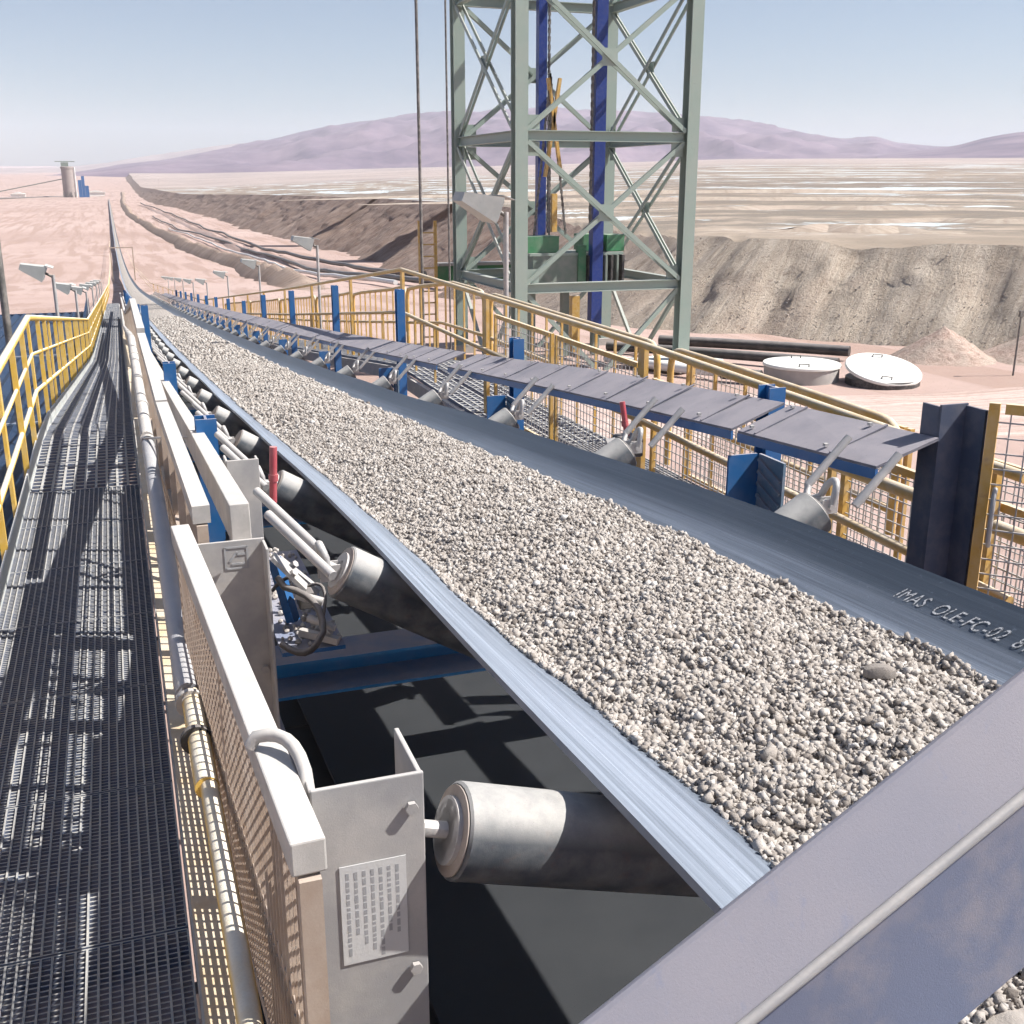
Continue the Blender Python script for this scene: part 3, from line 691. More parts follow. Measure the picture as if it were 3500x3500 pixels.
# ------------------------------------------------------------------ idler sets
def roll(b, p0, p1, r, n=20):
    p0, p1 = Vector(p0), Vector(p1); d = (p1 - p0).normalized()
    b.tube([p0, p0 + d * 0.004, p1 - d * 0.004, p1], [r - 0.004, r, r, r - 0.004], n)
def idler(i, Y, detail):
    z0 = zb(Y); rr = 0.075
    near = (i == 0)
    ang = R(17) if near else R(31)
    xo = 0.405 if near else 0.50
    XRo = 2.0
    loc = (XC, Y, z0 - 0.45)
    t = thing('idler_set', nth(i + 1) + ' idler set from the camera, three grey rolls slung under the belt', 'conveyor idler', loc, 'idler sets under the belt')
    zc = z0 - trough(Y) - 0.016 - rr - 0.004
    zl = (z0 - 0.068 if near else z0 - 0.032); zr = z0 - 0.012
    lw = (Vector((xo, Y, zl)), Vector((XC - 0.26, Y, zl - (XC - 0.26 - xo) * math.tan(ang))))
    rw = (Vector((XRo, Y, zr)), Vector((XC + 0.26, Y, zr - (XRo - XC - 0.26) * math.tan(R(31)))))
    zq = min(zc, lw[1].z, rw[1].z) - 0.01; cw = (Vector((XC - 0.235, Y, zq)), Vector((XC + 0.235, Y, zq)))
    ns = 28 if i < 4 else (18 if detail else 10)
    for (a, c) in (lw, rw, cw):
        rb = MB(); roll(rb, a, c, rr, ns); ro = rb.build('roll', M['roll'], t, smooth=35)
        if i < 8 and a is not cw[0]:
            d = (a - c).normalized(); e = MB()
            e.tube([a + d * 0.001, a + d * 0.003, a - d * 0.012 + d * 0.016, a + d * 0.006], [rr - 0.006, rr - 0.006, rr - 0.022, 0.03], ns); e.build('end_cap', M['roll_end'], ro, smooth=30)
            if i < 3:
                for r1, r2 in ((0.052, 0.046), (0.034, 0.028)):
                    e2 = MB(); e2.tube([a + d * 0.003, a + d * 0.011, a + d * 0.011, a + d * 0.004], [r1, r1, r2, r2], ns); e2.build('seal_ring', M['galv'], ro, smooth=30)
            s = MB(); s.tube([a - d * 0.02, a + d * 0.05], 0.013, 12); s.build('shaft', M['galv'], ro, smooth=30)
    if not detail:
        for sx, x0 in ((1, 2.04), (-1, xo - 0.04)):
            for dy in (0.12, -0.12): part(lambda b: b.beam((x0, Y + dy, z0 + 0.02), (x0 + sx * 0.15, Y + dy, z0 + 0.19), 0.024, 0.024), 'hanger_bar', M['galv'], t)
        return t
    for sx, x0, zz in ((1, 2.05, z0), (-1, xo - 0.045, zl))[:1 if near else 2]:
        for dy in (0.125, -0.125):
            a = Vector((x0, Y + dy, zz + 0.035)); c = Vector((x0 + sx * 0.145, Y + dy, zz + 0.185))
            if sx < 0: c = Vector((x0 - 0.125, Y + dy + 0.26, zz + 0.14))
            part(lambda b: b.tube([a, c], 0.0135, 10), 'hanger_bar', M['galv'], t, smooth=40)
        p = [(x0 - sx * 0.0, Y + 0.125, zz + 0.04)] + arc((x0, Y + 0.12, zz + 0.03), (x0 - sx * 0.03, Y + 0.10, zz - 0.015), (x0 + sx * 0.0, Y + 0.05, zz + 0.02)) + \
            arc((x0 + sx * 0.005, Y + 0.03, zz + 0.06), (x0 + sx * 0.02, Y - 0.01, zz + 0.11), (x0, Y - 0.025, zz + 0.05)) + [(x0 - sx * 0.005, Y - 0.02, zz + 0.005)]
        part(lambda b: b.tube(p, 0.0115, 10), 'hook', M['galv'], t, smooth=50)
        def clev(b):
            for dy in (-0.018, 0.018): b.box((x0 - sx * 0.012, Y + dy, zz + 0.004), (0.055, 0.006, 0.045))
            b.tube([(x0 - sx * 0.012, Y - 0.032, zz + 0.004), (x0 - sx * 0.012, Y + 0.032, zz + 0.004)], 0.009, 8)
        part(clev, 'clevis', M['galv'], t)
    return t
IDY = [1.42, 2.80, 4.18] + [5.66 + 1.5 * k for k in range(45)]
for i, Y in enumerate(IDY): idler(i, Y, i < 12)

# ------------------------------------------------------------------ conveyor frame
POST_R = [3.85, 6.95, 10.2, 13.5, 17.1, 20.6, 24.0, 27.5, 31, 34.5, 38, 41.5, 45, 48.5, 52]
POST_L = [4.75, 8.2, 14.6, 20.4, 24.0, 27.5, 31, 34.5, 38, 41.5, 45, 48.5, 52]
frame = thing('belt_conveyor', 'blue and dusty grey steel frame that carries the conveyor belt', 'conveyor', (XC, 4, -7.0))
def along(a, b, step, fn):
    ys = []; y = a
    while y < b - 1e-6: ys.append(y); y += step(y) if callable(step) else step
    ys.append(b); return ys
# right stringer: channel with a broad dusty top, in lengths
SEG = [(2.78, 3.62), (3.66, 7.62), (7.92, 12.3), (12.36, 16.6), (16.68, 21.0), (21.1, 26), (26.1, 32), (32.1, 40), (40.1, 50), (50.1, 62)]
for j, (a, c) in enumerate(SEG):
    n = max(1, int((c - a) / 1.9))
    for q in range(n):
        y0 = a + (c - a) * q / n + 0.003; y1 = a + (c - a) * (q + 1) / n - 0.003
        dz = 0.002 * ((q + j) % 2); pb = MB()
        vs = []
        for y in (y0, y1):
            zi = zb(y) + interp(y, [2.5, 3.8, 7.5], [0.115, 0.135, 0.17]) + dz; zo = zb(y) + interp(y, [2.5, 3.8, 5, 8], [0.185, 0.225, 0.245, 0.25]) + dz
            vs += [(2.20, y, zi), (2.43, y, zo), (2.43, y, zo - 0.010), (2.20, y, zi - 0.010)]
        pb.add(vs, [(0, 1, 2, 3), (7, 6, 5, 4), (0, 4, 5, 1), (1, 5, 6, 2), (2, 6, 7, 3), (3, 7, 4, 0)]); cp = pb.build('cover_plate', M['cover'], frame)
        if y0 < 9:
            yb = y0 + 0.25
            while yb < y1 - 0.1:
                zi_ = zb(yb) + interp(yb, [2.5, 3.8, 7.5], [0.115, 0.135, 0.17]); zo_ = zb(yb) + interp(yb, [2.5, 3.8, 5, 8], [0.185, 0.225, 0.245, 0.25])
                MB().beam((2.205, yb, zi_ + 0.004), (2.425, yb, zo_ + 0.004), 0.012, 0.006).build('seam', M['cover'], cp)
                for f_ in (0.12, 0.88): MB().box((2.20 + 0.23 * f_, yb + 0.06, zi_ + (zo_ - zi_) * f_ + 0.006), (0.014, 0.014, 0.010)).build('bolt', M['galv'], cp)
                yb += 0.47
        e0 = zb(y0) + interp(y0, [2.5, 3.8, 7.5], [0.115, 0.135, 0.17]) - 0.0265; e1 = zb(y1) + interp(y1, [2.5, 3.8, 7.5], [0.115, 0.135, 0.17]) - 0.0265
        MB().beam((2.2035, y0, e0 + dz), (2.2035, y1, e1 + dz), 0.010, 0.034).build('lip', M['blue'], cp)
for a, c in ((-1.4, 0.2), (0.21, 1.66)):
    e = [zb(a), zb(c)]
    MB().add([(1.88, a, e[0] + 0.03), (2.43, a, e[0] + 0.18), (2.43, c, e[1] + 0.18), (1.88, c, e[1] + 0.03), (1.88, a, e[0] + 0.02), (2.43, a, e[0] + 0.17), (2.43, c, e[1] + 0.17), (1.88, c, e[1] + 0.02)], [(0, 1, 2, 3), (7, 6, 5, 4), (0, 4, 5, 1), (1, 5, 6, 2), (2, 6, 7, 3), (3, 7, 4, 0)]).build('cover_plate', M['cover'], frame)  # wide cover out of view, added to keep sun off the return strand
    MB().beam((2.31, a, e[0] - 0.46), (2.31, c, e[1] - 0.46), 0.008, 1.15).build('sun_block_skirt', M['blue'], frame)  # unseen skirt, added to block low sun from under the belt
# left stringer and the blue inner web
ys = [3.0, 4.74, 8.19, 14.58, 20.38, 27.5, 34.5, 41.5, 52, 62]
for a, c in zip(ys[:-1], ys[1:]):
    n = max(1, int((c - a) / 1.6))
    for q in range(n):
        y0 = a + (c - a) * q / n + 0.006; y1 = a + (c - a) * (q + 1) / n - 0.006
        MB().beam((0.262, y0, zb(y0) + 0.085), (0.262, y1, zb(y1) + 0.085), 0.055, 0.11).build('stringer', M['white_steel'], frame, bevel=0.003 if y0 < 9 else 0)
for Y in POST_R:
    zt = interp(Y, [3.85, 6.95, 10.2, 13.5, 17.1, 22.2, 60], [-.80, -1.0, -.96, -1.2, -1.58, -2.14, -5.3]) if Y < 21 else zb(Y) + 0.5
    zg = ground_z(2.5, Y)
    b = MB(); b.prism(H_prof(0.075, 0.09, 0.010), (2.49, Y, zg), (2.49, Y, zt)); b.build('post', M['blue'], frame)
    part(lambda q: q.box((2.31, Y - 0.1, zb(Y) - 0.19), (0.13, 0.012, 0.42)), 'bracket_plate', M['blue'], frame)
    def ribbed(q):
        q.box((2.385, Y - 0.2, zb(Y) - 0.18), (0.012, 0.18, 0.40))
        for k in range(7): q.beam((2.376, Y - 0.28, zb(Y) - 0.36 + k * 0.05), (2.376, Y - 0.12, zb(Y) - 0.30 + k * 0.05), 0.016, 0.014)
    if Y < 12: part(ribbed, 'ribbed_plate', M['blue_side'], frame)
for Y in POST_L:
    zt = zb(Y) + (0.20 if Y < 6 else 0.27 if Y < 10 else 0.62 if Y < 16 else 0.56)
    zg = ground_z(0.3, Y)
    b = MB(); b.prism(H_prof(0.085, 0.10, 0.010), (0.30, Y, zg), (0.30, Y, zt)); b.build('post', M['blue'], frame)
# cross beams below the belt
for Y in [0.9, 3.76, 6.9, 10.1, 13.4, 17, 20.5, 24, 27.5, 31, 34.5, 38]:
    z = zb(Y) - 0.66
    b = MB(); b.prism([(-0.09, -0.07), (0.09, -0.07), (0.09, -0.058), (-0.078, -0.058), (-0.078, 0.058), (0.09, 0.058), (0.09, 0.07), (-0.09, 0.07)], (0.24, Y, z), (2.52, Y, z)); b.build('cross_beam', M['blue_skylit'], frame)
for x in (0.36, 2.3):
    for a, c in ((-1.0, 3.7), (3.82, 6.84), (6.96, 10.04), (10.16, 13.34), (13.46, 16.9), (17.1, 24), (24.1, 34)):
        MB().beam((x, a, zb(a) - 0.80), (x, c, zb(c) - 0.80), 0.07, 0.12).build('lower_stringer', M['blue'], frame)
for a, c in ((-1.2, 1.9), (1.91, 5.0), (5.01, 9.0)):  # dark sheets added over the sunlit ground so it reads as shade
    MB().beam((0.56, a, zb(a) - 1.42), (0.56, c, zb(c) - 1.42), 0.78, 0.01).build('shade_sheet', M['return'], frame)
# near bracket plates on the walkway side
def plate_channel(name, x0, x1, y, zt, zbm, flange, to_cam):
    t = 0.008
    b = MB(); b.box(((x0 + x1) / 2, y, (zt + zbm) / 2), (x1 - x0, t, zt - zbm))
    sgn = -1 if to_cam else 1
    b2 = MB(); b2.box((x1 - t / 2 + 0.001, y + sgn * (flange / 2 + t / 2), (zt + zbm) / 2 - 0.003), (t, flange, zt - zbm - 0.006))
    p = b.build(name, M['plate'], frame, bevel=0.002); b2.build('flange', M['plate'], p, bevel=0.002)
    b3 = MB(); b3.box((x0 + t / 2 - 0.001, y + 0.06, (zt + zbm) / 2 - 0.003), (t, 0.11, zt - zbm - 0.006)); b3.build('flange', M['plate'], p, bevel=0.002)
    return p
p1 = plate_channel('bracket_plate', 0.190, 0.356, 1.40, -0.828, -1.62, 0.15, False)
p2 = plate_channel('bracket_plate', 0.128, 0.322, 3.00, -0.955, -2.3, 0.085, True)
p3 = plate_channel('bracket_plate', 0.303, 0.414, 3.86, -0.935, -1.75, 0.07, False)
# stickers
st = MB(); st.box((0.275, 1.3945, -1.045), (0.100, 0.0014, 0.17)); stk = st.build('sticker', M['sticker'], p1)
def print_rows(b):
    for k in range(7):
        z = -0.972; stop = -1.118 + 0.02 * ((k * 3) % 4) * 0.6
        while z > stop:
            h_ = rng.uniform(0.004, 0.014); b.box((0.236 + k * 0.0125, 1.3936, z - h_ / 2), (0.0050, 0.0003, h_)); z -= h_ + rng.uniform(0.002, 0.004)
part(print_rows, 'fine_print', M['print'], p1, kind='stuff')
def square_mark(b):
    cx, cz, y = 0.243, -1.005, 2.9945
    for dx, dz, w_, h_ in ((-0.03, 0, 0.005, 0.066), (0.03, 0, 0.005, 0.066), (0, -0.031, 0.06, 0.005), (0, 0.031, 0.06, 0.005)): b.box((cx + dx, y, cz + dz), (w_, 0.0014, h_))
    b.box((cx - 0.008, y, cz + 0.004), (0.007, 0.0014, 0.036), Matrix.Rotation(R(38), 3, 'Y')); b.box((cx + 0.004, y, cz - 0.018), (0.036, 0.0014, 0.006)); b.box((cx + 0.012, y, cz + 0.010), (0.026, 0.0014, 0.006))
part(square_mark, 'arrow_sticker', M['print'], p2)
for q in ((0.335, 1.393, -0.88), (0.335, 1.393, -1.16), (0.21, 1.393, -1.25)): part(lambda b: b.tube([q, (q[0], q[1] - 0.008, q[2])], 0.010, 6), 'bolt', M['galv'], p1)
for q in ((0.30, 2.992, -1.35), (0.30, 2.992, -1.55)): part(lambda b: b.tube([q, (q[0], q[1] - 0.010, q[2])], 0.012, 6), 'bolt', M['galv'], p2)
# bent bar on the nearest guard end
part(lambda b: b.tube([(0.125, 1.56, -0.83)] + arc((0.135, 1.56, -0.815), (0.19, 1.55, -0.80), (0.193, 1.46, -0.83)) + [(0.192, 1.42, -0.86), (0.190, 1.40, -0.90)], 0.0105, 12), 'bent_bar', M['white_steel'], frame, smooth=50)

# foreground brace crossing the lower right corner
def brace():
    u = Vector((0.40, 0, 0.244)).normalized(); a0 = Vector((0.645, 1.0, -0.844)) * 0.74; b0 = Vector((0.828, 0.92, -0.828)) * 0.74
    k0, k1 = -0.42, 1.3
    t = thing('diagonal_brace', 'wide dusty blue grey diagonal beam crossing the near end of the belt', 'beam', a0 + u * k0)
    nrm = u.cross(Vector((0, -0.08, -0.096))).normalized(); nrm = nrm if nrm.z > 0 else -nrm
    def slab(P, Q, th, name, mat, bev):
        d = (Q - P); n = u.cross(d).normalized(); n = n if n.y < 0 else -n
        vs = []
        for k in (k0, k1): vs += [P + u * k, Q + u * k, Q + u * k - n * th, P + u * k - n * th]
        q = MB(); q.add(vs, [(0, 1, 2, 3), (7, 6, 5, 4), (0, 4, 5, 1), (1, 5, 6, 2), (2, 6, 7, 3), (3, 7, 4, 0)]); q.build(name, mat, t, bevel=bev)
    A = a0; B = b0 - u * 0.12
    slab(A, B, 0.03, 'flange', M['brace'], 0.006)
    MB().tube([B + u * k0 + nrm * 0.000, B + u * k1], 0.0055, 10).build('edge_lip', M['galv'], t, smooth=50)
    C = B + Vector((0.004, 0.012, -0.010))
    slab(C, C + Vector((0.01, -0.006, -0.21)), 0.02, 'web', M['brace_web'], 0.003)
    for k in (0.55, 0.72, 0.89):
        q = C + u * k + Vector((0.003, -0.004, -0.05)); MB().tube([q, q + Vector((0, -0.012, 0))], 0.010, 6).build('bolt', M['galv'], t)
brace()

# ------------------------------------------------------------------ walkways
def panel_mesh(wd, ln):
    b = MB(); n = 24
    for k in range(n + 1):
        x = -wd / 2 + wd * k / n; b.box((x, 0, -0.018), (0.0062, ln - 0.012, 0.040))
    m = int(ln / 0.021)
    for k in range(m + 1):
        y = -ln / 2 + 0.008 + (ln - 0.016) * k / m; b.box((0, y, -0.013), (wd, 0.0055, 0.018))
    for s_ in (-1, 1): b.box((0, s_ * (ln / 2 - 0.005), -0.015), (wd + 0.005, 0.005, 0.033))
    me = bpy.data.meshes.new('grating_panel'); me.from_pydata(b.v, [], b.f); me.update(); me.materials.append(M['grate']); return me
PM = panel_mesh(0.70, 0.83)
def far_panel(wd, ln):
    b = MB(); n = 10
    for k in range(n + 1): b.box((-wd / 2 + wd * k / n, 0, -0.016), (0.016, ln - 0.012, 0.032))
    for k in range(9): b.box((0, -ln / 2 + 0.02 + (ln - 0.04) * k / 8, -0.012), (wd, 0.02, 0.016))
    me = bpy.data.meshes.new('grating_panel'); me.from_pydata(b.v, [], b.f); me.update(); me.materials.append(M['grate']); return me
PF = far_panel(0.70, 0.83)
def walkway(x, zf, label, y0, y1):
    t = thing('walkway', label, 'walkway', (x, 5, zf(5)))
    o = ORG[t.name]; y = y0
    while y < y1:
        z0, z1 = zf(y), zf(y + 0.83); ob = bpy.data.objects.new('grating_panel', PM if y < 7.5 else PF); COL.objects.link(ob); ob.parent = t
        ob.location = Vector((x, y + 0.415, (z0 + z1) / 2 + 0.002 * math.sin(y * 7))) - o; ob.rotation_euler = (math.atan2(z1 - z0, 0.83), 0, 0)
        ob['kind'] = 'stuff' if False else 'thing'
        y += 0.834
    for dx in (-0.385, 0.385):
        pts = [y0, 3, 6, 9, 10.5, 12, 16, 20, 27, 35, 44, 52, 62, y1]
        for a, c in zip(pts[:-1], pts[1:]):
            MB().beam((x + dx, a + 0.003, zf(a) - 0.10), (x + dx, c - 0.003, zf(c) - 0.10), 0.05, 0.14).build('edge_beam', M['galv'], t)
    yy = y0 + 1.5
    while yy < min(y1, 60):
        MB().beam((x - 0.36, yy, zf(yy) - 0.11), (x + 0.36, yy, zf(yy) - 0.11), 0.05, 0.08).build('cross_bearer', M['galv'], t); yy += 2.5
    return t
wl = walkway(-0.335, wz, 'grated steel walkway beside the left of the belt', -1.4, 78)
for o in wl.children:
    if 'kind' in o: del o['kind']
wrt = walkway(3.2, wr, 'grated steel walkway behind the right-hand railing', 1.0, 60)
for o in wrt.children:
    if 'kind' in o: del o['kind']

def follow(x, zf, off, y0, y1, bend=()):
    pts = []; y = y0
    while y < y1: pts.append((x, y, zf(y) + off)); y += 1.5 if y < 60 else y * 0.05
    pts.append((x, y1, zf(y1) + off))
    pts += [(x, k, zf(k) + off) for k in (9.7, 11.9, 27, 52, 20.5) if y0 < k < y1]
    return sorted(pts, key=lambda p: p[1])
# left railing
lr = thing('handrail', 'pale yellow handrail with close pickets along the left walkway', 'handrail', (-0.70, 5, -2.0))
for off, r_, nm in ((0.955, 0.026, 'top_rail'), (0.66, 0.014, 'mid_rail'), (0.36, 0.018, 'mid_rail')):
    MB().tube(follow(-0.70, wz, off, -1.4, 360), r_, 10).build(nm, M['yellow_lt'], lr, smooth=50)
y = -1.2; k = 0
while y < 150:
    big = (k % 3 == 0)
    if big: part(lambda b: b.box((-0.715, y, wz(y) + 0.44), (0.02, 0.09, 0.98)), 'post', M['yellow_lt'], lr)
    elif y < 66: part(lambda b: b.box((-0.70, y, wz(y) + 0.48), (0.035, 0.035, 0.93)), 'picket', M['yellow_lt'], lr)
    y += 0.92; k += 1
for a, c in zip([-1.4, 3, 6, 9, 10.5, 14, 18, 22, 27, 33, 40, 50], [3, 6, 9, 10.5, 14, 18, 22, 27, 33, 40, 50, 62]):
    MB().beam((-0.688, a + 0.002, wz(a) + 0.055), (-0.688, c - 0.002, wz(c) + 0.055), 0.012, 0.13).build('toe_board', M['rail_lt'], lr)
# strip at the right edge of the walkway
part(lambda b: [b.beam((0.052, a + .002, wz(a) + 0.50), (0.052, c - .002, wz(c) + 0.50), 0.055, 0.012) for a, c in zip([-1.4, 9.7, 27], [9.7, 27, 52])], 'yellow_strip', M['yellow'], None, label='orange yellow steel strip running low along the belt side of the walkway', cat='strip')
tb = thing('toe_board', 'pale toe board along the belt side of the left walkway', 'toe board', (0.03, 4, -2))
for a, c in zip([-1.4, 1.5, 4, 6.5, 9, 10.5, 14, 18, 22, 27, 33, 40], [1.5, 4, 6.5, 9, 10.5, 14, 18, 22, 27, 33, 40, 52]):
    MB().beam((0.030, a + 0.003, wz(a) + 0.06), (0.030, c - 0.003, wz(c) + 0.06), 0.010, 0.13).build('board', M['white_steel'], tb)
cd = thing('conduit_pipe', 'thick grey conduit with couplings lying along the mesh guard', 'pipe', (0.07, 4, -1.25))
MB().tube(follow(0.072, wz, 0.76, 2.66, 5.6), 0.031, 20).build('pipe', M['grey_pipe'], cd, smooth=50)
MB().tube(follow(0.080, wz, 0.76, 2.18, 2.64), 0.026, 20).build('pipe', M['yellow_lt'], cd, smooth=50)
MB().tube(follow(0.085, wz, 0.76, -1.2, 2.18), 0.020, 14).build('pipe', M['yellow_lt'], cd, smooth=50)
MB().tube(follow(0.072, wz, 0.76, 5.75, 40), 0.032, 16).build('pipe', M['white_steel'], cd, smooth=50)
for yy in (2.6, 2.4, 5.62, 6.6, 8.6, 12.5, 13.1, 17):
    MB().tube([(0.074, yy, wz(yy) + 0.76), (0.074, yy + (0.015 if yy < 3 else 0.05), wz(yy + 0.05) + 0.76)], 0.036, 18).build('coupling', M['black'] if yy < 2.6 else M['white_steel'], cd, smooth=40)
# support wire and small bend at the conduit end
part(lambda b: b.tube([(0.055, 5.62, -1.215), (0.18, 5.2, -1.13), (0.27, 4.79, -1.045)], 0.006, 8), 'stay_rod', M['galv'], None, label='thin bare rod tying the grey conduit to the blue plate', cat='rod', smooth=50)

# mesh guards between walkway and belt
def wire_panel(b, o, ux, uz, lx, lz, sx, sz, th):
    o = Vector(o); ux = Vector(ux).normalized(); uz = Vector(uz).normalized(); nn = ux.cross(uz)
    i = 0.0
    while i <= lx + 1e-6: b.beam(o + ux * i, o + ux * i + uz * lz, th, th, nn); i += sx
    i = 0.0
    while i <= lz + 1e-6: b.beam(o + uz * i + nn * th * 0.9, o + uz * i + ux * lx + nn * th * 0.9, th, th, nn); i += sz
def guard(a, c, hgt, label, fine):
    a = Vector(a); c = Vector(c); t = thing('mesh_guard', label, 'mesh guard', a - Vector((0, 0, hgt)), 'mesh guards along the left walkway')
    MB().beam(a, c, 0.048, 0.05).build('top_bar', M['white_steel'], t, bevel=0.003 if fine < 0.04 else 0)
    MB().beam(a - Vector((0, 0, hgt)), c - Vector((0, 0, hgt)), 0.03, 0.03).build('bottom_bar', M['guard'], t)
    for q in [a.lerp(c, 0.004 + 0.992 * k_ / (2 if fine < 0.041 else 4)) for k_ in range(3 if fine < 0.041 else 5)]: MB().beam(q - Vector((0, 0, hgt - 0.02)), q - Vector((0, 0, 0.03)), 0.03, 0.03).build('upright', M['guard'], t)
    b = MB(); wire_panel(b, a - Vector((0.012, 0, hgt - 0.02)), c - a, (0, 0, 1), (c - a).length, hgt * 0.42, fine if fine < 0.041 else fine * 1.5, fine * 0.6 if fine < 0.041 else fine * 1.5, fine * 0.2 if fine < 0.041 else 0.007)
    b.build('lower_mesh', M['guard'], t, kind='stuff')
    MB().beam(a - Vector((0, 0, hgt * 0.53)), c - Vector((0, 0, hgt * 0.53)), 0.025, 0.025).build('mid_bar', M['guard'], t)
    if fine >= 0.041: return
    b = MB(); wire_panel(b, a - Vector((0.012, 0, hgt * 0.56)), c - a, (0, 0, 1), (c - a).length, hgt * 0.56 - 0.03, fine * 1.15, fine * 0.9, 0.0045 if fine < 0.041 else 0.006)
    b.build('upper_mesh', M['guard'], t, kind='stuff')
guard((0.166, 1.27, -0.85), (0.098, 2.95, -0.905), 0.62, 'nearest mesh guard with bright top bar beside the grey channel plate', 0.030)
guard((0.160, 3.02, -0.878), (0.135, 4.9, -0.93), 0.70, 'second mesh guard along the left walkway, by the blue plate', 0.042)
guard((0.135, 4.94, -0.93), (0.12, 7.5, -0.955), 0.80, 'third mesh guard along the left walkway', 0.05)
for j, (a, c) in enumerate([(7.55, 10.4), (10.45, 13.5), (13.55, 17), (17.05, 20.5), (20.55, 24.5), (24.55, 29), (29.05, 34), (34.05, 40), (40.1, 47), (47.1, 55)]):
    guard((0.12, a, wz(a) + 1.07), (0.12, c, wz(c) + 1.07), 0.85, nth(j + 4) + ' mesh guard along the left walkway, down the slope', 0.08 if a < 15 else 0.14)

# ------------------------------------------------------------------ right railing
rr_ = thing('handrail', 'yellow handrail with flat posts right of the belt', 'handrail', (2.95, 6, -1.95))
for off, r_, nm in ((1.02, 0.022, 'top_rail'), (0.56, 0.020, 'mid_rail')):
    MB().tube(follow(2.93, wr, off, 2.9, 360), r_, 10).build(nm, M['yellow'], rr_, smooth=50)
for Y in [3.1, 6.0, 9.05, 12.0, 14.9, 18.1, 21.2, 24.4, 27.6, 31, 34.4, 38, 42, 46, 50, 55, 60, 66, 72, 80, 90, 100]:
    part(lambda b: b.box((2.965, Y, wr(Y) + 0.42), (0.03, 0.085, 1.20)), 'post', M['yellow'], rr_)
Y = 10.6
while Y < 45:
    part(lambda b: b.box((2.93, Y, wr(Y) + 0.28), (0.02, 0.02, 0.55)), 'picket', M['yellow'], rr_); Y += 0.75
orr = thing('handrail', 'orange outer handrail of the right walkway with rounded ends', 'handrail', (3.5, 6, -1.95))
for a, c in ((4.3, 6.7), (6.9, 10.6), (10.8, 14), (14.1, 17.5), (17.6, 21), (21.1, 26), (26.1, 32), (32.1, 40)):
    z = 0.86
    pts = [(3.52, a, wr(a) + 0.3)] + [Vector(p) for p in arc((3.52, a, wr(a) + z - 0.15), (3.52, a, wr(a) + z), (3.52, a + 0.15, wr(a) + z), 4)]
    m = 6
    pts += [(3.52, a + 0.15 + (c - a - 0.3) * q / m, wr(a + 0.15 + (c - a - 0.3) * q / m) + z) for q in range(1, m)]
    pts += arc((3.52, c - 0.15, wr(c) + z), (3.52, c, wr(c) + z), (3.52, c, wr(c) + z - 0.15), 4) + [(3.52, c, wr(c) + 0.05)]
    MB().tube(pts, 0.024, 10).build('top_rail', M['yellow'], orr, smooth=50)
    MB().tube([(3.52, a + 0.02, wr(a) + 0.42), (3.52, (a + c) / 2, wr((a + c) / 2) + 0.42), (3.52, c - 0.02, wr(c) + 0.42)], 0.02, 8).build('mid_rail', M['yellow'], orr, smooth=50)
    q = a + 0.35
    while q < c - 0.2: part(lambda b: b.box((3.52, q, wr(q) + 0.43), (0.018, 0.018, 0.84)), 'picket', M['yellow'], orr); q += 0.36
# yellow framed mesh panels below the right rail
def framed_mesh(o, u, lx, lz, label, cell, name='wire_fence', mat='yellow', fr=0.032):
    o = Vector(o); u = Vector(u).normalized(); up = Vector((0, 0, 1)); t = thing(name, label, 'mesh panel' if name == 'wire_fence' else 'gate', o, 'yellow framed mesh panels of the right railing' if name == 'wire_fence' else None)
    nn = u.cross(up)
    for a, c in ((o, o + up * lz), (o + u * lx, o + u * lx + up * lz), (o + up * (lz - fr / 2) + u * fr, o + u * (lx - fr) + up * (lz - fr / 2)), (o + up * fr / 2 + u * fr, o + u * (lx - fr) + up * fr / 2)):
        MB().beam(a, c, fr, fr * 0.8, nn).build('frame_bar', M[mat], t)
    b = MB(); wire_panel(b, o, u, up, lx, lz - fr, cell, cell, 0.0045); b.build('wire_mesh', M['galv'], t, kind='stuff')
    return t
framed_mesh((3.0, 2.75, -1.93), (0, 1, 0), 1.25, 0.80, 'nearest yellow framed mesh panel right of the belt, beside the blue column', 0.05)
framed_mesh((3.0, 4.1, -1.93), (0, 1, 0), 1.8, 0.80, 'second yellow framed mesh panel right of the belt', 0.05)
framed_mesh((3.0, 6.1, -1.93), (0, 1, 0), 1.4, 0.86, 'third yellow framed mesh panel right of the belt', 0.055)
framed_mesh((3.0, 7.6, -1.93), (0, 1, 0), 1.3, 0.86, 'fourth yellow framed mesh panel right of the belt', 0.06)
framed_mesh((3.58, 2.2, -1.95), (0, 1, 0), 2.0, 0.78, 'mesh panel of the outer rail nearest the gate', 0.05)
framed_mesh((3.58, 4.3, -1.95), (0, 1, 0), 2.2, 0.80, 'mesh panel of the outer rail behind the red lever', 0.055)
g = framed_mesh((2.552, 2.69, -1.72), (0.66, -0.75, 0), 1.0, 1.06, 'open yellow gate with wire mesh beside the tall blue column', 0.05, 'mesh_gate')
part(lambda b: b.tube([(2.562, 2.655, -1.12), (2.545, 2.64, -1.10), (2.545, 2.64, -0.95), (2.562, 2.655, -0.93)], 0.008, 8), 'handle', M['galv'], g, smooth=50)
def near_column(b):
    b.box((2.492, 2.80, -3.84), (0.104, 0.010, 6.32)); b.box((2.541, 2.752, -3.842), (0.010, 0.086, 6.31)); b.box((2.444, 2.845, -3.842), (0.010, 0.08, 6.31))
part(near_column, 'steel_column', M['post_dark'], None, label='tall blue steel column beside the open mesh gate', cat='column', loc=(2.49, 2.80, -7.0))
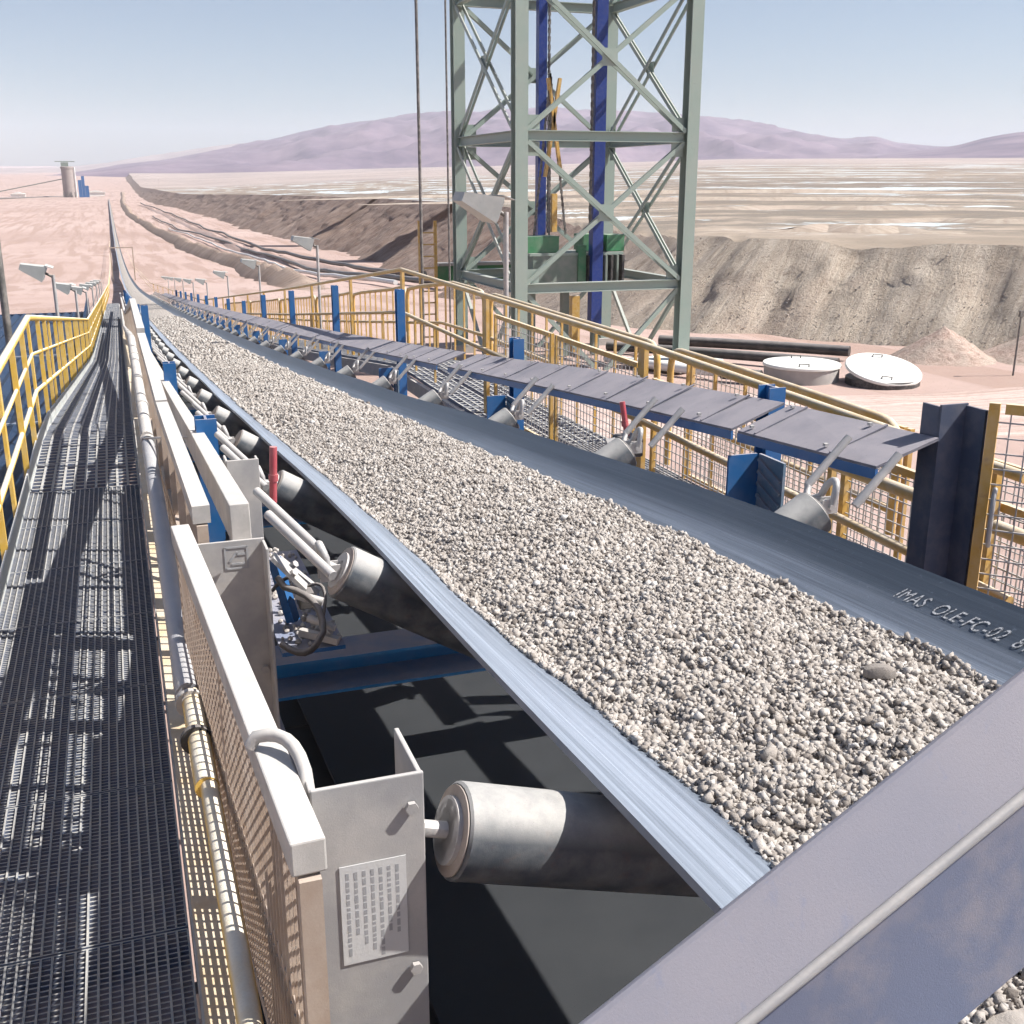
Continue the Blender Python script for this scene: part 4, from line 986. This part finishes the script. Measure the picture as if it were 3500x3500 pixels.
# bent dusty pipe rails low behind the near idler
hp = thing('pipe_rail', 'pair of bent dusty yellow pipe rails behind the near right idler', 'handrail', (2.75, 3.0, -1.9))
for a, c in ((2.98, 4.2), (1.9, 2.86)):
    pts = [(2.78, c, -1.14), (2.78, a + 0.1, -1.14)] + arc((2.78, a + 0.08, -1.14), (2.78, a, -1.14), (2.78, a, -1.24), 5) + [(2.78, a, -1.95)]
    MB().tube(pts, 0.026, 12).build('bent_pipe', M['yellow'], hp, smooth=50)

# ------------------------------------------------------------------ switches with red levers
def switch(x, y, z, lean, label, ln, box=True):
    t = thing('pull_switch', label, 'switch', (x, y, z))
    if box:
        part(lambda b: b.box((x, y, z), (0.10, 0.13, 0.09)), 'switch_box', M['black'], t, bevel=0.01)
        part(lambda b: b.tube([(x - 0.09, y + 0.02, z - 0.01), (x - 0.05, y + 0.01, z)], 0.04, 14), 'cable_gland', M['galv'], t, smooth=40)
    e = Vector((x, y, z)) + Vector(lean).normalized() * ln
    part(lambda b: b.tube([Vector((x, y, z + 0.02)), e], 0.013, 12), 'lever', M['red'], t, smooth=50)
    m = Vector((x, y, z)).lerp(e, 0.5); dd = Vector(lean).normalized()
    part(lambda b: b.tube([m - dd * 0.012, m + dd * 0.012], 0.0165, 12), 'collar', M['red'], t, smooth=50)
    return t
switch(0.437, 3.70, -1.075, (0.055, 0.0, 1), 'upright red lever beside the third left roll', 0.215, False)
switch(2.12, 4.42, -1.145, (-0.10, 0.12, 0.9), 'black switch box with slanting red lever right of the belt', 0.20)
# spilled ore and hose on the ledge by the second roll
led = thing('hose', 'short black hose looped by the second left roll', 'hose', (0.40, 2.95, -1.2))
part(lambda b: b.tube([(0.36, 3.05, -1.10)] + arc((0.37, 3.0, -1.11), (0.47, 2.92, -1.12), (0.45, 2.85, -1.20)) + arc((0.44, 2.84, -1.21), (0.40, 2.82, -1.28), (0.34, 2.9, -1.24)), 0.010, 10), 'hose', M['black'], led, smooth=50)
part(lambda b: (b.tube([(0.40, 2.98, -1.13), (0.47, 2.95, -1.15)], 0.013, 10), b.tube([(0.42, 2.92, -1.18), (0.49, 2.88, -1.205)], 0.011, 10)), 'fitting', M['galv'], led, smooth=50, kind='stuff')
clut = thing('bracket_cluster', 'tangle of small brackets and cables beside the second left roll', 'brackets', (0.42, 3.1, -1.26))
part(lambda b: b.beam((0.345, 3.02, -1.02), (0.43, 3.0, -1.12), 0.05, 0.012), 'angle_plate', M['plate'], clut)
part(lambda b: b.beam((0.36, 3.12, -1.06), (0.40, 3.08, -1.25), 0.03, 0.03), 'strut', M['blue'], clut)
part(lambda b: b.box((0.435, 3.05, -1.17), (0.045, 0.06, 0.05)), 'junction_box', M['black'], clut, bevel=0.004)
part(lambda b: b.beam((0.40, 2.96, -1.235), (0.50, 2.90, -1.255), 0.02, 0.02), 'angle_bar', M['galv'], clut)
part(lambda b: b.beam((0.38, 3.22, -1.10), (0.49, 3.16, -1.20), 0.018, 0.03), 'angle_bar', M['galv'], clut)
part(lambda b: b.tube(arc((0.435, 3.05, -1.145), (0.40, 3.02, -1.05), (0.35, 3.12, -1.16), 8), 0.006, 8), 'cable', M['black'], clut, smooth=50)
part(lambda b: b.tube(arc((0.44, 3.08, -1.15), (0.52, 3.06, -1.10), (0.47, 2.98, -1.22), 8), 0.005, 8), 'cable', M['black'], clut, smooth=50)
for q in ((0.39, 3.0, -1.075), (0.47, 2.93, -1.24), (0.42, 3.2, -1.12)): part(lambda b: b.tube([q, (q[0] + 0.012, q[1] - 0.012, q[2] + 0.012)], 0.011, 6), 'bolt', M['galv'], clut)
ledge = MB(); ledge.box((0.43, 3.35, -1.275), (0.18, 0.9, 0.012)); ledge.build('ledge', M['blue'], frame)
def spill():
    vs = []; fs = []; n = 0; t = (1 + 5 ** 0.5) / 2
    ico = [(-1, t, 0), (1, t, 0), (-1, -t, 0), (1, -t, 0), (0, -1, t), (0, 1, t), (0, -1, -t), (0, 1, -t), (t, 0, -1), (t, 0, 1), (-t, 0, -1), (-t, 0, 1)]
    icf = [(0, 11, 5), (0, 5, 1), (0, 1, 7), (0, 7, 10), (0, 10, 11), (1, 5, 9), (5, 11, 4), (11, 10, 2), (10, 7, 6), (7, 1, 8), (3, 9, 4), (3, 4, 2), (3, 2, 6), (3, 6, 8), (3, 8, 9), (4, 9, 5), (2, 4, 11), (6, 2, 10), (8, 6, 7), (9, 8, 1)]
    b = MB(); sh = []
    for k in range(170):
        x = 0.43 + rng.gauss(0, 0.035); x = min(0.51, max(0.355, x)); y = 3.35 + rng.uniform(-0.43, 0.43); s = rng.uniform(0.004, 0.009)
        z = -1.266 + s * 0.5 + 0.03 * max(0, 1 - abs(x - 0.43) / 0.06) * rng.random()
        b.add([(x + p[0] * s * rng.uniform(0.5, 0.8), y + p[1] * s * rng.uniform(0.5, 0.8), z + p[2] * s * rng.uniform(0.5, 0.8)) for p in ico], icf); sh += [min(1, max(0, rng.gauss(0.6, 0.25)))] * 12
    ob = b.build('spilled_ore', M['ore'], None, 'spilled ore crumbs on the ledge by the second left roll', 'ore', None, 'stuff')
    at = ob.data.attributes.new('shade', 'FLOAT', 'POINT'); at.data.foreach_set('value', np.array(sh, np.float32))
spill()

# ------------------------------------------------------------------ lamps along the railings
def flood(x, y, z0, ztop, side, label, s=1.0, group=None):
    t = thing('floodlight', label, 'floodlight', (x, y, z0), group)
    part(lambda b: b.tube([(x, y, z0), (x, y, ztop)], 0.022 * s, 8), 'pole', M['galv'], t, smooth=50)
    part(lambda b: b.tube([(x, y, ztop - 0.03 * s), (x + side * 0.10 * s, y, ztop + 0.03 * s)], 0.016 * s, 8), 'bracket', M['dark_steel'], t, smooth=50)
    rot = Matrix.Rotation(R(-20 * side), 3, 'Y')
    c = Vector((x + side * 0.22 * s, y, ztop + 0.06 * s))
    def hs(b):
        vs = []
        for q, (w_, h_) in ((-0.17, (0.26, 0.07)), (0.13, (0.34, 0.20))):
            vs += [c + rot @ Vector((side * -q * s, a * w_ / 2 * s, bz * h_ / 2 * s)) for a, bz in ((-1, -1), (1, -1), (1, 1), (-1, 1))]
        b.add(vs, [(3, 2, 1, 0), (4, 5, 6, 7), (0, 1, 5, 4), (1, 2, 6, 5), (2, 3, 7, 6), (3, 0, 4, 7)])
    h = part(hs, 'lamp_housing', M['lamp'], t)
    part(lambda b: b.box(c + rot @ Vector((side * -0.135 * s, 0, 0)), (0.012 * s, 0.29 * s, 0.15 * s), rot), 'lamp_glass', M['glass'], h)
    part(lambda b: b.box(c + rot @ Vector((side * -0.16 * s, 0, 0.11 * s)), (0.10 * s, 0.34 * s, 0.008), rot), 'visor', M['lamp'], h)
    return t
for i, Y in enumerate([15.6, 23.2, 31, 39, 47, 55, 63]):
    flood(-0.76, Y, wz(Y), wz(Y) + 1.52, -1, nth(i + 1) + ' floodlight on the left railing, counted from the camera', 1.0, 'floodlights along the left railing')
for i, Y in enumerate([17.7, 25.4, 33, 41, 48.5, 56, 64, 72]):
    flood(3.02, Y, wr(Y), wr(Y) + 1.62, -1, nth(i + 1) + ' floodlight on the right railing, counted from the camera', 1.0, 'floodlights along the right railing')
flood(4.17, 12.0, ground_z(4.2, 12), -0.32, -1, 'large floodlight on a white pole in front of the tower', 1.45)
part(lambda b: b.tube([(-0.965, 10.95, ground_z(-1, 11)), (-0.965, 10.95, -0.15)], 0.033, 12), 'lamp_pole', M['dark_steel'], None, label='dark lamp pole at the left picture edge beyond the handrail', cat='pole', smooth=50, loc=(-0.965, 10.95, -7))
# portal over the far belt
pt = thing('portal_frame', 'small rust coloured portal frame over the far belt', 'portal frame', (1.25, 178, -14.6))
part(lambda b: b.beam((2.75, 178, ground_z(2.7, 178)), (2.75, 178, zb(178) + 3.3), 0.16, 0.16), 'post', M['guard'], pt)
part(lambda b: b.beam((-0.4, 178, ground_z(-0.4, 178)), (-0.4, 178, zb(178) + 3.3), 0.16, 0.16), 'post', M['guard'], pt)
part(lambda b: b.beam((-0.48, 178, zb(178) + 3.38), (2.83, 178, zb(178) + 3.38), 0.16, 0.16), 'crossbar', M['guard'], pt)

# ------------------------------------------------------------------ take-up tower
TX0, TX1, TY0, TY1, TZ = 14.07, 20.90, 39.0, 46.5, -7.05
tw = thing('steel_tower', 'grey green lattice tower of steel columns with crossed braces', 'tower', ((TX0 + TX1) / 2, (TY0 + TY1) / 2, TZ))
LV = [-3.8, 1.6, 7.0, 12.4]
corners = [(TX0, TY0), (TX1, TY0), (TX1, TY1), (TX0, TY1)]
for (x, y) in corners:
    part(lambda b: b.prism(H_prof(0.48, 0.50, 0.045), (x, y, ground_z(x, y) - 0.1), (x, y, 12.9), (0, 1, 0)), 'column', M['tower'], tw)
    part(lambda b: b.box((x, y, ground_z(x, y) + 0.15), (0.9, 0.9, 0.4)), 'footing', M['concrete'], tw)
faces = [(0, 1), (1, 2), (2, 3), (3, 0)]
for (i, j) in faces:
    a2, c2 = Vector((*corners[i], 0)), Vector((*corners[j], 0)); dd = (c2 - a2).normalized(); a3 = a2 + dd * 0.27; c3 = c2 - dd * 0.27
    for z in LV:
        part(lambda b: b.prism(H_prof(0.28, 0.36, 0.03), a3 + Vector((0, 0, z)), c3 + Vector((0, 0, z))), 'girt', M['tower'], tw)
    lv = [(-3.6, 1.4), (1.8, 6.8), (7.2, 12.2)]
    nn = dd.cross(Vector((0, 0, 1)))
    for z0, z1 in lv:
        part(lambda b: [b.beam(a3 + Vector((0, 0, z0)) + nn * q, c3 + Vector((0, 0, z1)) + nn * q, 0.05, 0.16) for q in (-0.07, 0.07)], 'brace', M['tower'], tw, kind='stuff')
        part(lambda b: [b.beam(a3 + Vector((0, 0, z1)) + nn * q, c3 + Vector((0, 0, z0)) + nn * q, 0.05, 0.16) for q in (-0.16, 0.16)], 'brace', M['tower'], tw, kind='stuff')
        mid = (a3 + c3) / 2 + Vector((0, 0, (z0 + z1) / 2))
        part(lambda b: b.beam(mid - dd * 0.3 + nn * 0.1, mid + dd * 0.3 + nn * 0.1, 0.02, 0.6), 'gusset', M['tower'], tw)
    m2 = (a3 + c3) / 2; 
    for e in (a3, c3):
        part(lambda b: b.beam(e + Vector((0, 0, -4.0)), m2 + (e - m2) * 0.05 + Vector((0, 0, ground_z(m2.x, m2.y))), 0.12, 0.16), 'brace', M['tower'], tw)
    for e, s_ in ((a3, 1), (c3, -1)):
        for z in (-3.35, 1.15, 2.05):
            part(lambda b: b.beam(e + dd * s_ * 0.02 + Vector((0, 0, z)), e + dd * s_ * 0.5 + Vector((0, 0, z)), 0.03, 0.5), 'gusset', M['tower'], tw)
# blue guide columns with chain
gc = thing('guide_column', 'tall navy blue guide column with a chain inside the tower', 'column', (18.45, 42, -5.8))
part(lambda b: b.box((18.45, 42, 3.0), (0.46, 0.42, 17.6)), 'column', M['navy'], gc)
def chain(b, x, y, z0, z1, s=0.13):
    z = z0; k = 0
    while z < z1: b.box((x, y, z), (s * (0.9 if k % 2 else 0.4), s * (0.4 if k % 2 else 0.9), s * 1.5)); z += s * 1.25; k += 1
part(lambda b: chain(b, 18.12, 41.9, -1.5, 9), 'chain', M['dark_steel'], gc, kind='stuff')
gc2 = thing('guide_column', 'shorter navy blue guide column at the back of the tower', 'column', (17.45, 46, -3.0))
part(lambda b: b.box((17.45, 45.7, 4.4), (0.36, 0.36, 14.8)), 'column', M['navy'], gc2)
part(lambda b: chain(b, 17.75, 45.6, -2.0, 9), 'chain', M['dark_steel'], gc2, kind='stuff')
# counterweight
cwt = thing('counterweight', 'green and grey counterweight box hanging in the tower', 'counterweight', (17.6, 43, -4.4))
part(lambda b: b.box((16.85, 43.2, -3.52), (2.0, 1.8, 1.35)), 'box', M['grey_green'], cwt)
part(lambda b: b.box((17.95, 42.35, -3.3), (0.34, 0.3, 1.7)), 'corner_post', M['green'], cwt)
part(lambda b: b.box((17.75, 43.2, -2.80), (4.1, 1.9, 0.10)), 'deck', M['tower'], cwt)
for x, wd, z in ((16.3, 1.5, -2.42), (18.55, 0.9, -2.36), (19.55, 0.8, -2.4)):
    part(lambda b: b.box((x, 43.0, z), (wd, 1.0, 0.66)), 'weight_block', M['green'], cwt, bevel=0.02)
for k in range(7):
    part(lambda b: b.box((18.22 + k * 0.25, 42.5, -3.42), (0.09, 0.9, 1.12)), 'fin', M['black'] if k % 2 == 0 else M['grey_green'], cwt)
for x in (16.1, 17.6, 19.0): part(lambda b: b.box((x, 43.2, -5.6), (0.3, 0.3, 2.9)), 'leg', M['grey_green'], cwt)
part(lambda b: b.box((18.6, 44.5, -5.9), (0.35, 0.35, 2.4)), 'leg', M['yellow'], cwt)
hoist = thing('chain_hoist', 'hanging chains with yellow yoke above the counterweight', 'hoist', (16.9, 43, -2.0))
for dx, dz in ((-0.5, 0), (0.0, 0), (0.55, 0)):
    part(lambda b: [b.box(Vector((16.8, 43, 4.0)).lerp(Vector((16.8 + dx * 1.3, 43, -2.0)), k / 48), (0.10 if k % 2 else 0.05, 0.05 if k % 2 else 0.10, 0.14)) for k in range(49)], 'chain', M['dark_steel'], hoist, kind='stuff')
part(lambda b: b.box((17.0, 43, -1.2), (0.22, 0.2, 1.5)), 'yoke', M['yellow'], hoist)
part(lambda b: b.beam((16.6, 43, 0.2), (17.2, 43, 3.9), 0.12, 0.16), 'strut', M['yellow'], hoist)
part(lambda b: b.beam((17.3, 43, 0.2), (16.7, 43, 3.9), 0.12, 0.16), 'strut', M['yellow'], hoist)
# side platform of the tower and ladder
lad = thing('ladder', 'yellow ladder frame standing left of the tower', 'ladder', (12.9, 47.5, -7))
for dx in (-0.35, 0.35): part(lambda b: b.box((12.9 + dx, 47.5, -4.4), (0.13, 0.13, 5.6)), 'rail', M['yellow'], lad)
for k in range(10): part(lambda b: b.box((12.9, 47.5, -6.6 + k * 0.5), (0.58, 0.06, 0.06)), 'rung', M['yellow'], lad)
sb = thing('platform_beam', 'dark green platform beam behind the left tower column', 'beam', (14.4, 48.6, -4.6))
part(lambda b: b.box((16.2, 48.6, -4.0), (5.2, 0.3, 0.8)), 'beam', M['green'], sb)
part(lambda b: b.box((16.2, 48.45, -3.52), (5.3, 0.8, 0.12)), 'deck', M['concrete'], sb)
for x, y, r_, lab in ((7.98, 30, 0.042, 'thicker dark slender mast left of the tower'), (9.35, 32, 0.03, 'thin dark slender mast close to the left tower column')):
    part(lambda b: b.tube([(x, y, ground_z(x, y)), (x, y, 11)], r_, 8), 'mast', M['dark_steel'], None, label=lab, cat='mast', smooth=50, loc=(x, y, -7))

# ------------------------------------------------------------------ tanks, pipes and small things on the ground
def tank(cx, cy, r, z, h, tilt, taxis, label, cat='tank'):
    t = thing('round_tank', label, cat, (cx, cy, z - h)); n = 40
    rot = Matrix.Rotation(R(tilt), 3, Vector(taxis)); c = Vector((cx, cy, z))
    gz = ground_z(cx, cy) - 0.2
    part(lambda b: b.tube([(cx, cy, gz), (cx, cy, z - 0.06 - r * abs(math.sin(R(tilt))) * 0.6)], r * 0.96, n), 'wall', M['concrete' if tilt < 5 else 'black'], t, smooth=40)  # wall under the tilted lid is blackened to stand for its shadow
    up = rot @ Vector((0, 0, 1))
    l = part(lambda b: b.tube([c - up * 0.05, c + up * 0.02, c + up * 0.05], [r, r, r * 0.985], n), 'lid', M['lid'], t, smooth=30)
    for a in (1.2, 4.2):
        p = c + rot @ Vector((r * 0.72 * math.cos(a), r * 0.72 * math.sin(a), 0.05)); s_ = rot @ Vector((-math.sin(a), math.cos(a), 0))
        part(lambda b: b.tube([p - s_ * 0.17, p - s_ * 0.17 + up * 0.10, p + s_ * 0.17 + up * 0.10, p + s_ * 0.17], 0.026, 8), 'lid_handle', M['black'], l, smooth=40)
tank(23.65, 34.7, 1.42, -6.45, 0.5, 0.5, (1, 0, 0), 'grey round tank with flat white lid')
tank(25.9, 32.9, 1.36, -6.5, 0.5, 16, (1.0, -0.10, 0), 'round white lid tilted over a wall blackened as shade')
for (a, c, r_, lab) in (((22.6, 44.2, -6.75), (28.3, 38.2, -6.7), 0.22, 'upper black pipe at the foot of the heap'), ((19.8, 43.6, -6.8), (26.2, 36.0, -6.75), 0.20, 'lower black pipe leading to the tanks')):
    m_ = (Vector(a) + Vector(c)) / 2 + Vector((0.15, 0.2, 0))
    part(lambda b: b.tube(arc(a, m_, c, 8), r_, 14), 'black_pipe', M['black_pipe'], None, label=lab, cat='pipe', smooth=50, loc=a)
part(lambda b: b.tube([(18.2, 40.2, -6.75), (19.9, 36.4, -6.72), (21.2, 34.4, -6.7)], 0.16, 14), 'white_pipe', M['white_pipe'], None, label='white pipe ending at the flat lidded tank', cat='pipe', smooth=50, loc=(18.2, 40.2, -6.75))
part(lambda b: b.tube([(20.6, 35.2, -6.7), (21.5, 34.0, -6.68)], [0.22, 0.22], 14), 'pipe_coupling', M['black_pipe'], None, label='dark coupling where the white pipe meets the tank', cat='coupling', smooth=50, loc=(20.6, 35.2, -6.7))
part(lambda b: b.box((20.6, 38.9, -6.86), (3.0, 2.6, 0.2), Matrix.Rotation(R(28), 3, 'Z')), 'concrete_slab', M['lid'], None, label='white concrete slab beside the right tower column', cat='slab', loc=(20.6, 38.9, -7))
stake = thing('stake', 'thin dark stake standing by the soil mounds', 'stake', (31.1, 32.1, -7))
part(lambda b: b.tube([(31.1, 32.1, ground_z(31.1, 32.1) - 0.1), (31.12, 32.1, -4.55)], 0.035, 8), 'shaft', M['dark_steel'], stake, smooth=50)
part(lambda b: b.box((31.12, 32.1, -4.62), (0.16, 0.1, 0.22)), 'head', M['dark_steel'], stake)
def dirt_road():
    m, nt, b_ = new_mat('packed_dirt_road', 0.95); uv = N(nt, 'ShaderNodeUVMap'); uv.uv_map = 'slope'
    st_ = tex(nt, stretch(nt, uv.outputs[0], (0.06, 7.0, 1)), 1.0, 5, 0.65, 0.3); co = N(nt, 'ShaderNodeTexCoord').outputs['Object']; fn = tex(nt, co, 3.5, 5, 0.7)
    c = ramp(nt, st_, [(0.36, (0.40, 0.285, 0.24)), (0.52, (0.56, 0.43, 0.385)), (0.66, (0.64, 0.52, 0.475))])
    L(nt, mix(nt, ramp(nt, fn, [(0.34, 0.5), (0.55, 0.0)]), c, (0.38, 0.29, 0.25)), b_.inputs['Base Color']); bump(nt, b_, math_(nt, 'ADD', st_, math_(nt, 'MULTIPLY', fn, 0.4)), 0.6, 0.12)
    pts = [Vector((p[0], p[1], 0)) for p in ((9, 34), (15, 30.5), (21, 28), (27, 26.8), (34, 25.5), (46, 20), (70, 6))]; dn = []
    for p, q in zip(pts[:-1], pts[1:]): dn += [p.lerp(q, k / 14) for k in range(14)]
    vs = []; fs = []; uvs = []; W = 17
    for i, p in enumerate(dn):
        t = (dn[min(i + 1, len(dn) - 1)] - dn[max(i - 1, 0)]).normalized(); nn = Vector((t.y, -t.x, 0))
        for k in range(W):
            u = k / (W - 1) * 2 - 1; q = p + nn * u * 3.4
            prof = 0.16 * math.exp(-((abs(u) - 0.93) / 0.06) ** 2) - 0.05 * math.exp(-((abs(u) - 0.42) / 0.09) ** 2)
            vs.append((q.x, q.y, ground_z(q.x, q.y) + 0.07 + prof + 0.03 * noise.noise(q * 0.8) - (0.25 if k in (0, W - 1) else 0))); uvs.append((i * 0.6, u * 3.4))
    for i in range(len(dn) - 1):
        for k in range(W - 1): a_ = i * W + k; fs.append((a_, a_ + 1, a_ + W + 1, a_ + W))
    me = bpy.data.meshes.new('dirt_road'); me.from_pydata(vs, [], fs); me.update(); ul = me.uv_layers.new(name='slope'); idx = np.zeros(len(me.loops), int); me.loops.foreach_get('vertex_index', idx)
    ul.data.foreach_set('uv', np.array(uvs)[idx].astype(np.float32).ravel()); me.polygons.foreach_set('use_smooth', [True] * len(me.polygons)); me.materials.append(m)
    finish(bpy.data.objects.new('dirt_road', me), None, 'rutted pale dirt road in front of the white lids', None, None, 'structure')
dirt_road()
def pipeline(pts, r_, mat, lab):
    p3 = [(x, y, ground_z(x, y) + r_ * 0.8 + 0.6) for x, y in pts]
    dense = []
    for a, c in zip(p3[:-1], p3[1:]):
        a, c = Vector(a), Vector(c)
        for q in range(8):
            v = a.lerp(c, q / 8); v.x += 0.5 * math.sin(v.y * 0.06); dense.append((v.x, v.y, ground_z(v.x, v.y) + r_ * 0.9 + 0.35))
    dense.append(p3[-1])
    part(lambda b: b.tube(dense, r_, 8), 'pipeline', M[mat], None, label=lab, cat='pipe', smooth=60, loc=p3[0])
pipeline([(31.8, 110), (31.8, 168), (32.7, 244), (32.7, 365), (27.1, 528), (24, 700)], 0.35, 'black_pipe', 'long black pipeline on the ground right of the far conveyor')
pipeline([(40, 150), (40.5, 203), (38.5, 236), (38, 319), (39.5, 461), (38, 694), (29, 1137)], 0.4, 'black_pipe', 'dark pipeline at the foot of the far heap slope')
pipeline([(28.5, 120), (28.5, 190), (28.5, 260), (27.5, 380), (24, 520)], 0.28, 'white_pipe', 'pale pipeline beside the dark earth bank')
# pipe laid down the face of the heap
def face_pipe():
    pts = [(51.0, 172.0, -8.6), (49.2, 170.5, -10.2), (50.2, 168.0, -11.8), (52.5, 165.0, -12.6)]
    part(lambda b: b.tube([Vector(p) for p in pts], 0.55, 10), 'slope_pipe', M['white_pipe'], None, label='short pale pipe lying on the far heap slope', cat='pipe', smooth=60, loc=pts[0])
# dark boundary line of the left plain
part(lambda b: [b.tube([(-300 + k * 24.5, 1010 + k * 66, -20.0 + 1.2), (-300 + (k + 1) * 24.5, 1010 + (k + 1) * 66, -20 + 1.2)], 1.1, 6, True) for k in range(12)], 'pipeline', M['dark_steel'], None, label='dark pipeline crossing the far edge of the left plain', cat='pipe', loc=(-300, 1010, -20))

# ------------------------------------------------------------------ blue clad gallery below the left railing
bgal = thing('blue_roof', 'dark blue corrugated roof below the left handrail', 'roof', (-4, 25, -6))
def corr(b):
    x0, x1, p = -16.0, -1.02, 0.28; n = int((x1 - x0) / p); vs = []; fs = []
    ys_ = [4.5, 12, 20, 30, 44]
    for y in ys_:
        for k in range(2 * n + 1):
            vs.append((x0 + k * p / 2, y, -3.55 - (y - 4.5) * 0.027 + (0.045 if k % 2 else -0.045)))
    m_ = 2 * n + 1
    for i in range(len(ys_) - 1):
        for k in range(m_ - 1): fs.append((i * m_ + k, i * m_ + k + 1, (i + 1) * m_ + k + 1, (i + 1) * m_ + k))
    b.add(vs, fs)
part(corr, 'roof_sheet', M['blue_dark'], bgal)
part(lambda b: b.box((-8.5, 44.06, -4.9), (15, 0.08, 0.6)), 'ridge_trim', M['blue_dark'], bgal)
part(lambda b: b.box((-1.06, 24.2, -5.6), (0.08, 39.4, 3.0)), 'side_wall', M['blue_dark'], bgal)
part(lambda b: b.box((-8.5, 4.6, -5.3), (15, 0.08, 3.2)), 'end_wall', M['blue_dark'], bgal)
for yy in (12, 20, 30): part(lambda b: b.box((-8.5, yy, -3.50 - (yy - 4.5) * 0.027), (15, 0.05, 0.03)), 'sheet_joint', M['blue_side'], bgal)

# ------------------------------------------------------------------ silo on the left horizon
SY = 1600; SC = SY / 1300.0
sg = -19.6
sil = thing('silo', 'tall concrete silo on the left horizon', 'silo', (-46, SY, sg))
part(lambda b: b.tube([(-46, SY, sg - 2), (-46, SY, sg + 36)], 7.6, 28), 'shell', M['silo'], sil, smooth=40)
part(lambda b: b.tube([(-46, SY, sg + 36.1), (-46, SY, sg + 38.5), (-46, SY, sg + 39)], [8.2, 8.2, 6], 28), 'roof', M['silo'], sil, smooth=40)
part(lambda b: (b.box((-48.5, SY, sg + 41.5), (9, 6, 5)), b.beam((-60, SY, sg + 45), (-36, SY, sg + 45), 1.2, 1.0)), 'head_house', M['grey_green'], sil, kind='stuff')
for k in range(4): part(lambda b: b.box((-53 + k * 4.6, SY - 8.5, sg + 2.5), (1.4, 1.4, 9)), 'leg', M['dark_steel'], sil)
part(lambda b: b.tube([(-37.3, SY - 3, sg), (-37.3, SY - 3, sg + 38)], 0.9, 8), 'stair_shaft', M['white_pipe'], sil, smooth=50)
bt = thing('blue_building', 'small blue plant building right of the far silo', 'building', (-29, SY, sg))
for x, wd, h in ((-32.5, 4.2, 22), (-28.4, 3.6, 27), (-24.2, 4.4, 15)): part(lambda b: b.box((x, SY + 2, sg + h / 2), (wd, 7, h)), 'block', M['blue'], bt)
part(lambda b: b.beam((-140, SY + 20, sg + 6), (-50, SY + 5, sg + 24), 1.0, 1.1), 'inclined_gallery', M['grey_green'], None, label='faint inclined conveyor gallery climbing to the silo', cat='gallery', loc=(-140, SY + 20, sg))
for k, (x, wd, h) in enumerate(((-180, 30, 5), (-112, 18, 4), (-15, 24, 6))):
    part(lambda b: (b.box((x, SY + 60, sg + h / 2), (wd, 14, h)), b.prism([(-wd / 2 - 1, 0), (wd / 2 + 1, 0), (0, 3)], (x, SY + 52, sg + h), (x, SY + 68, sg + h))), 'shed', M['lid'], None, label=('long white shed far left of the silo', 'white shed just left of the silo', 'white shed right of the far silo')[k], cat='shed', loc=(x, SY + 60, sg), kind=None)

# ------------------------------------------------------------------ haze
hz = MB(); hz.box((0, 0, 330), (32000, 32000, 720 + 2 * 0)); 
hb = bpy.data.materials.new('haze'); hb.use_nodes = True; nt = hb.node_tree
for n in list(nt.nodes):
    if n.type == 'BSDF_PRINCIPLED': nt.nodes.remove(n)
pv = nt.nodes.new('ShaderNodeVolumePrincipled'); pv.inputs['Color'].default_value = (0.84, 0.89, 1.0, 1)
pv.inputs['Density'].default_value = 0.62e-4; pv.inputs['Anisotropy'].default_value = 0.0
nt.links.new(pv.outputs[0], [n for n in nt.nodes if n.type == 'OUTPUT_MATERIAL'][0].inputs['Volume'])
ho = hz.build('haze', hb, None, 'thin pale haze over the whole desert plain', None, None, 'stuff')
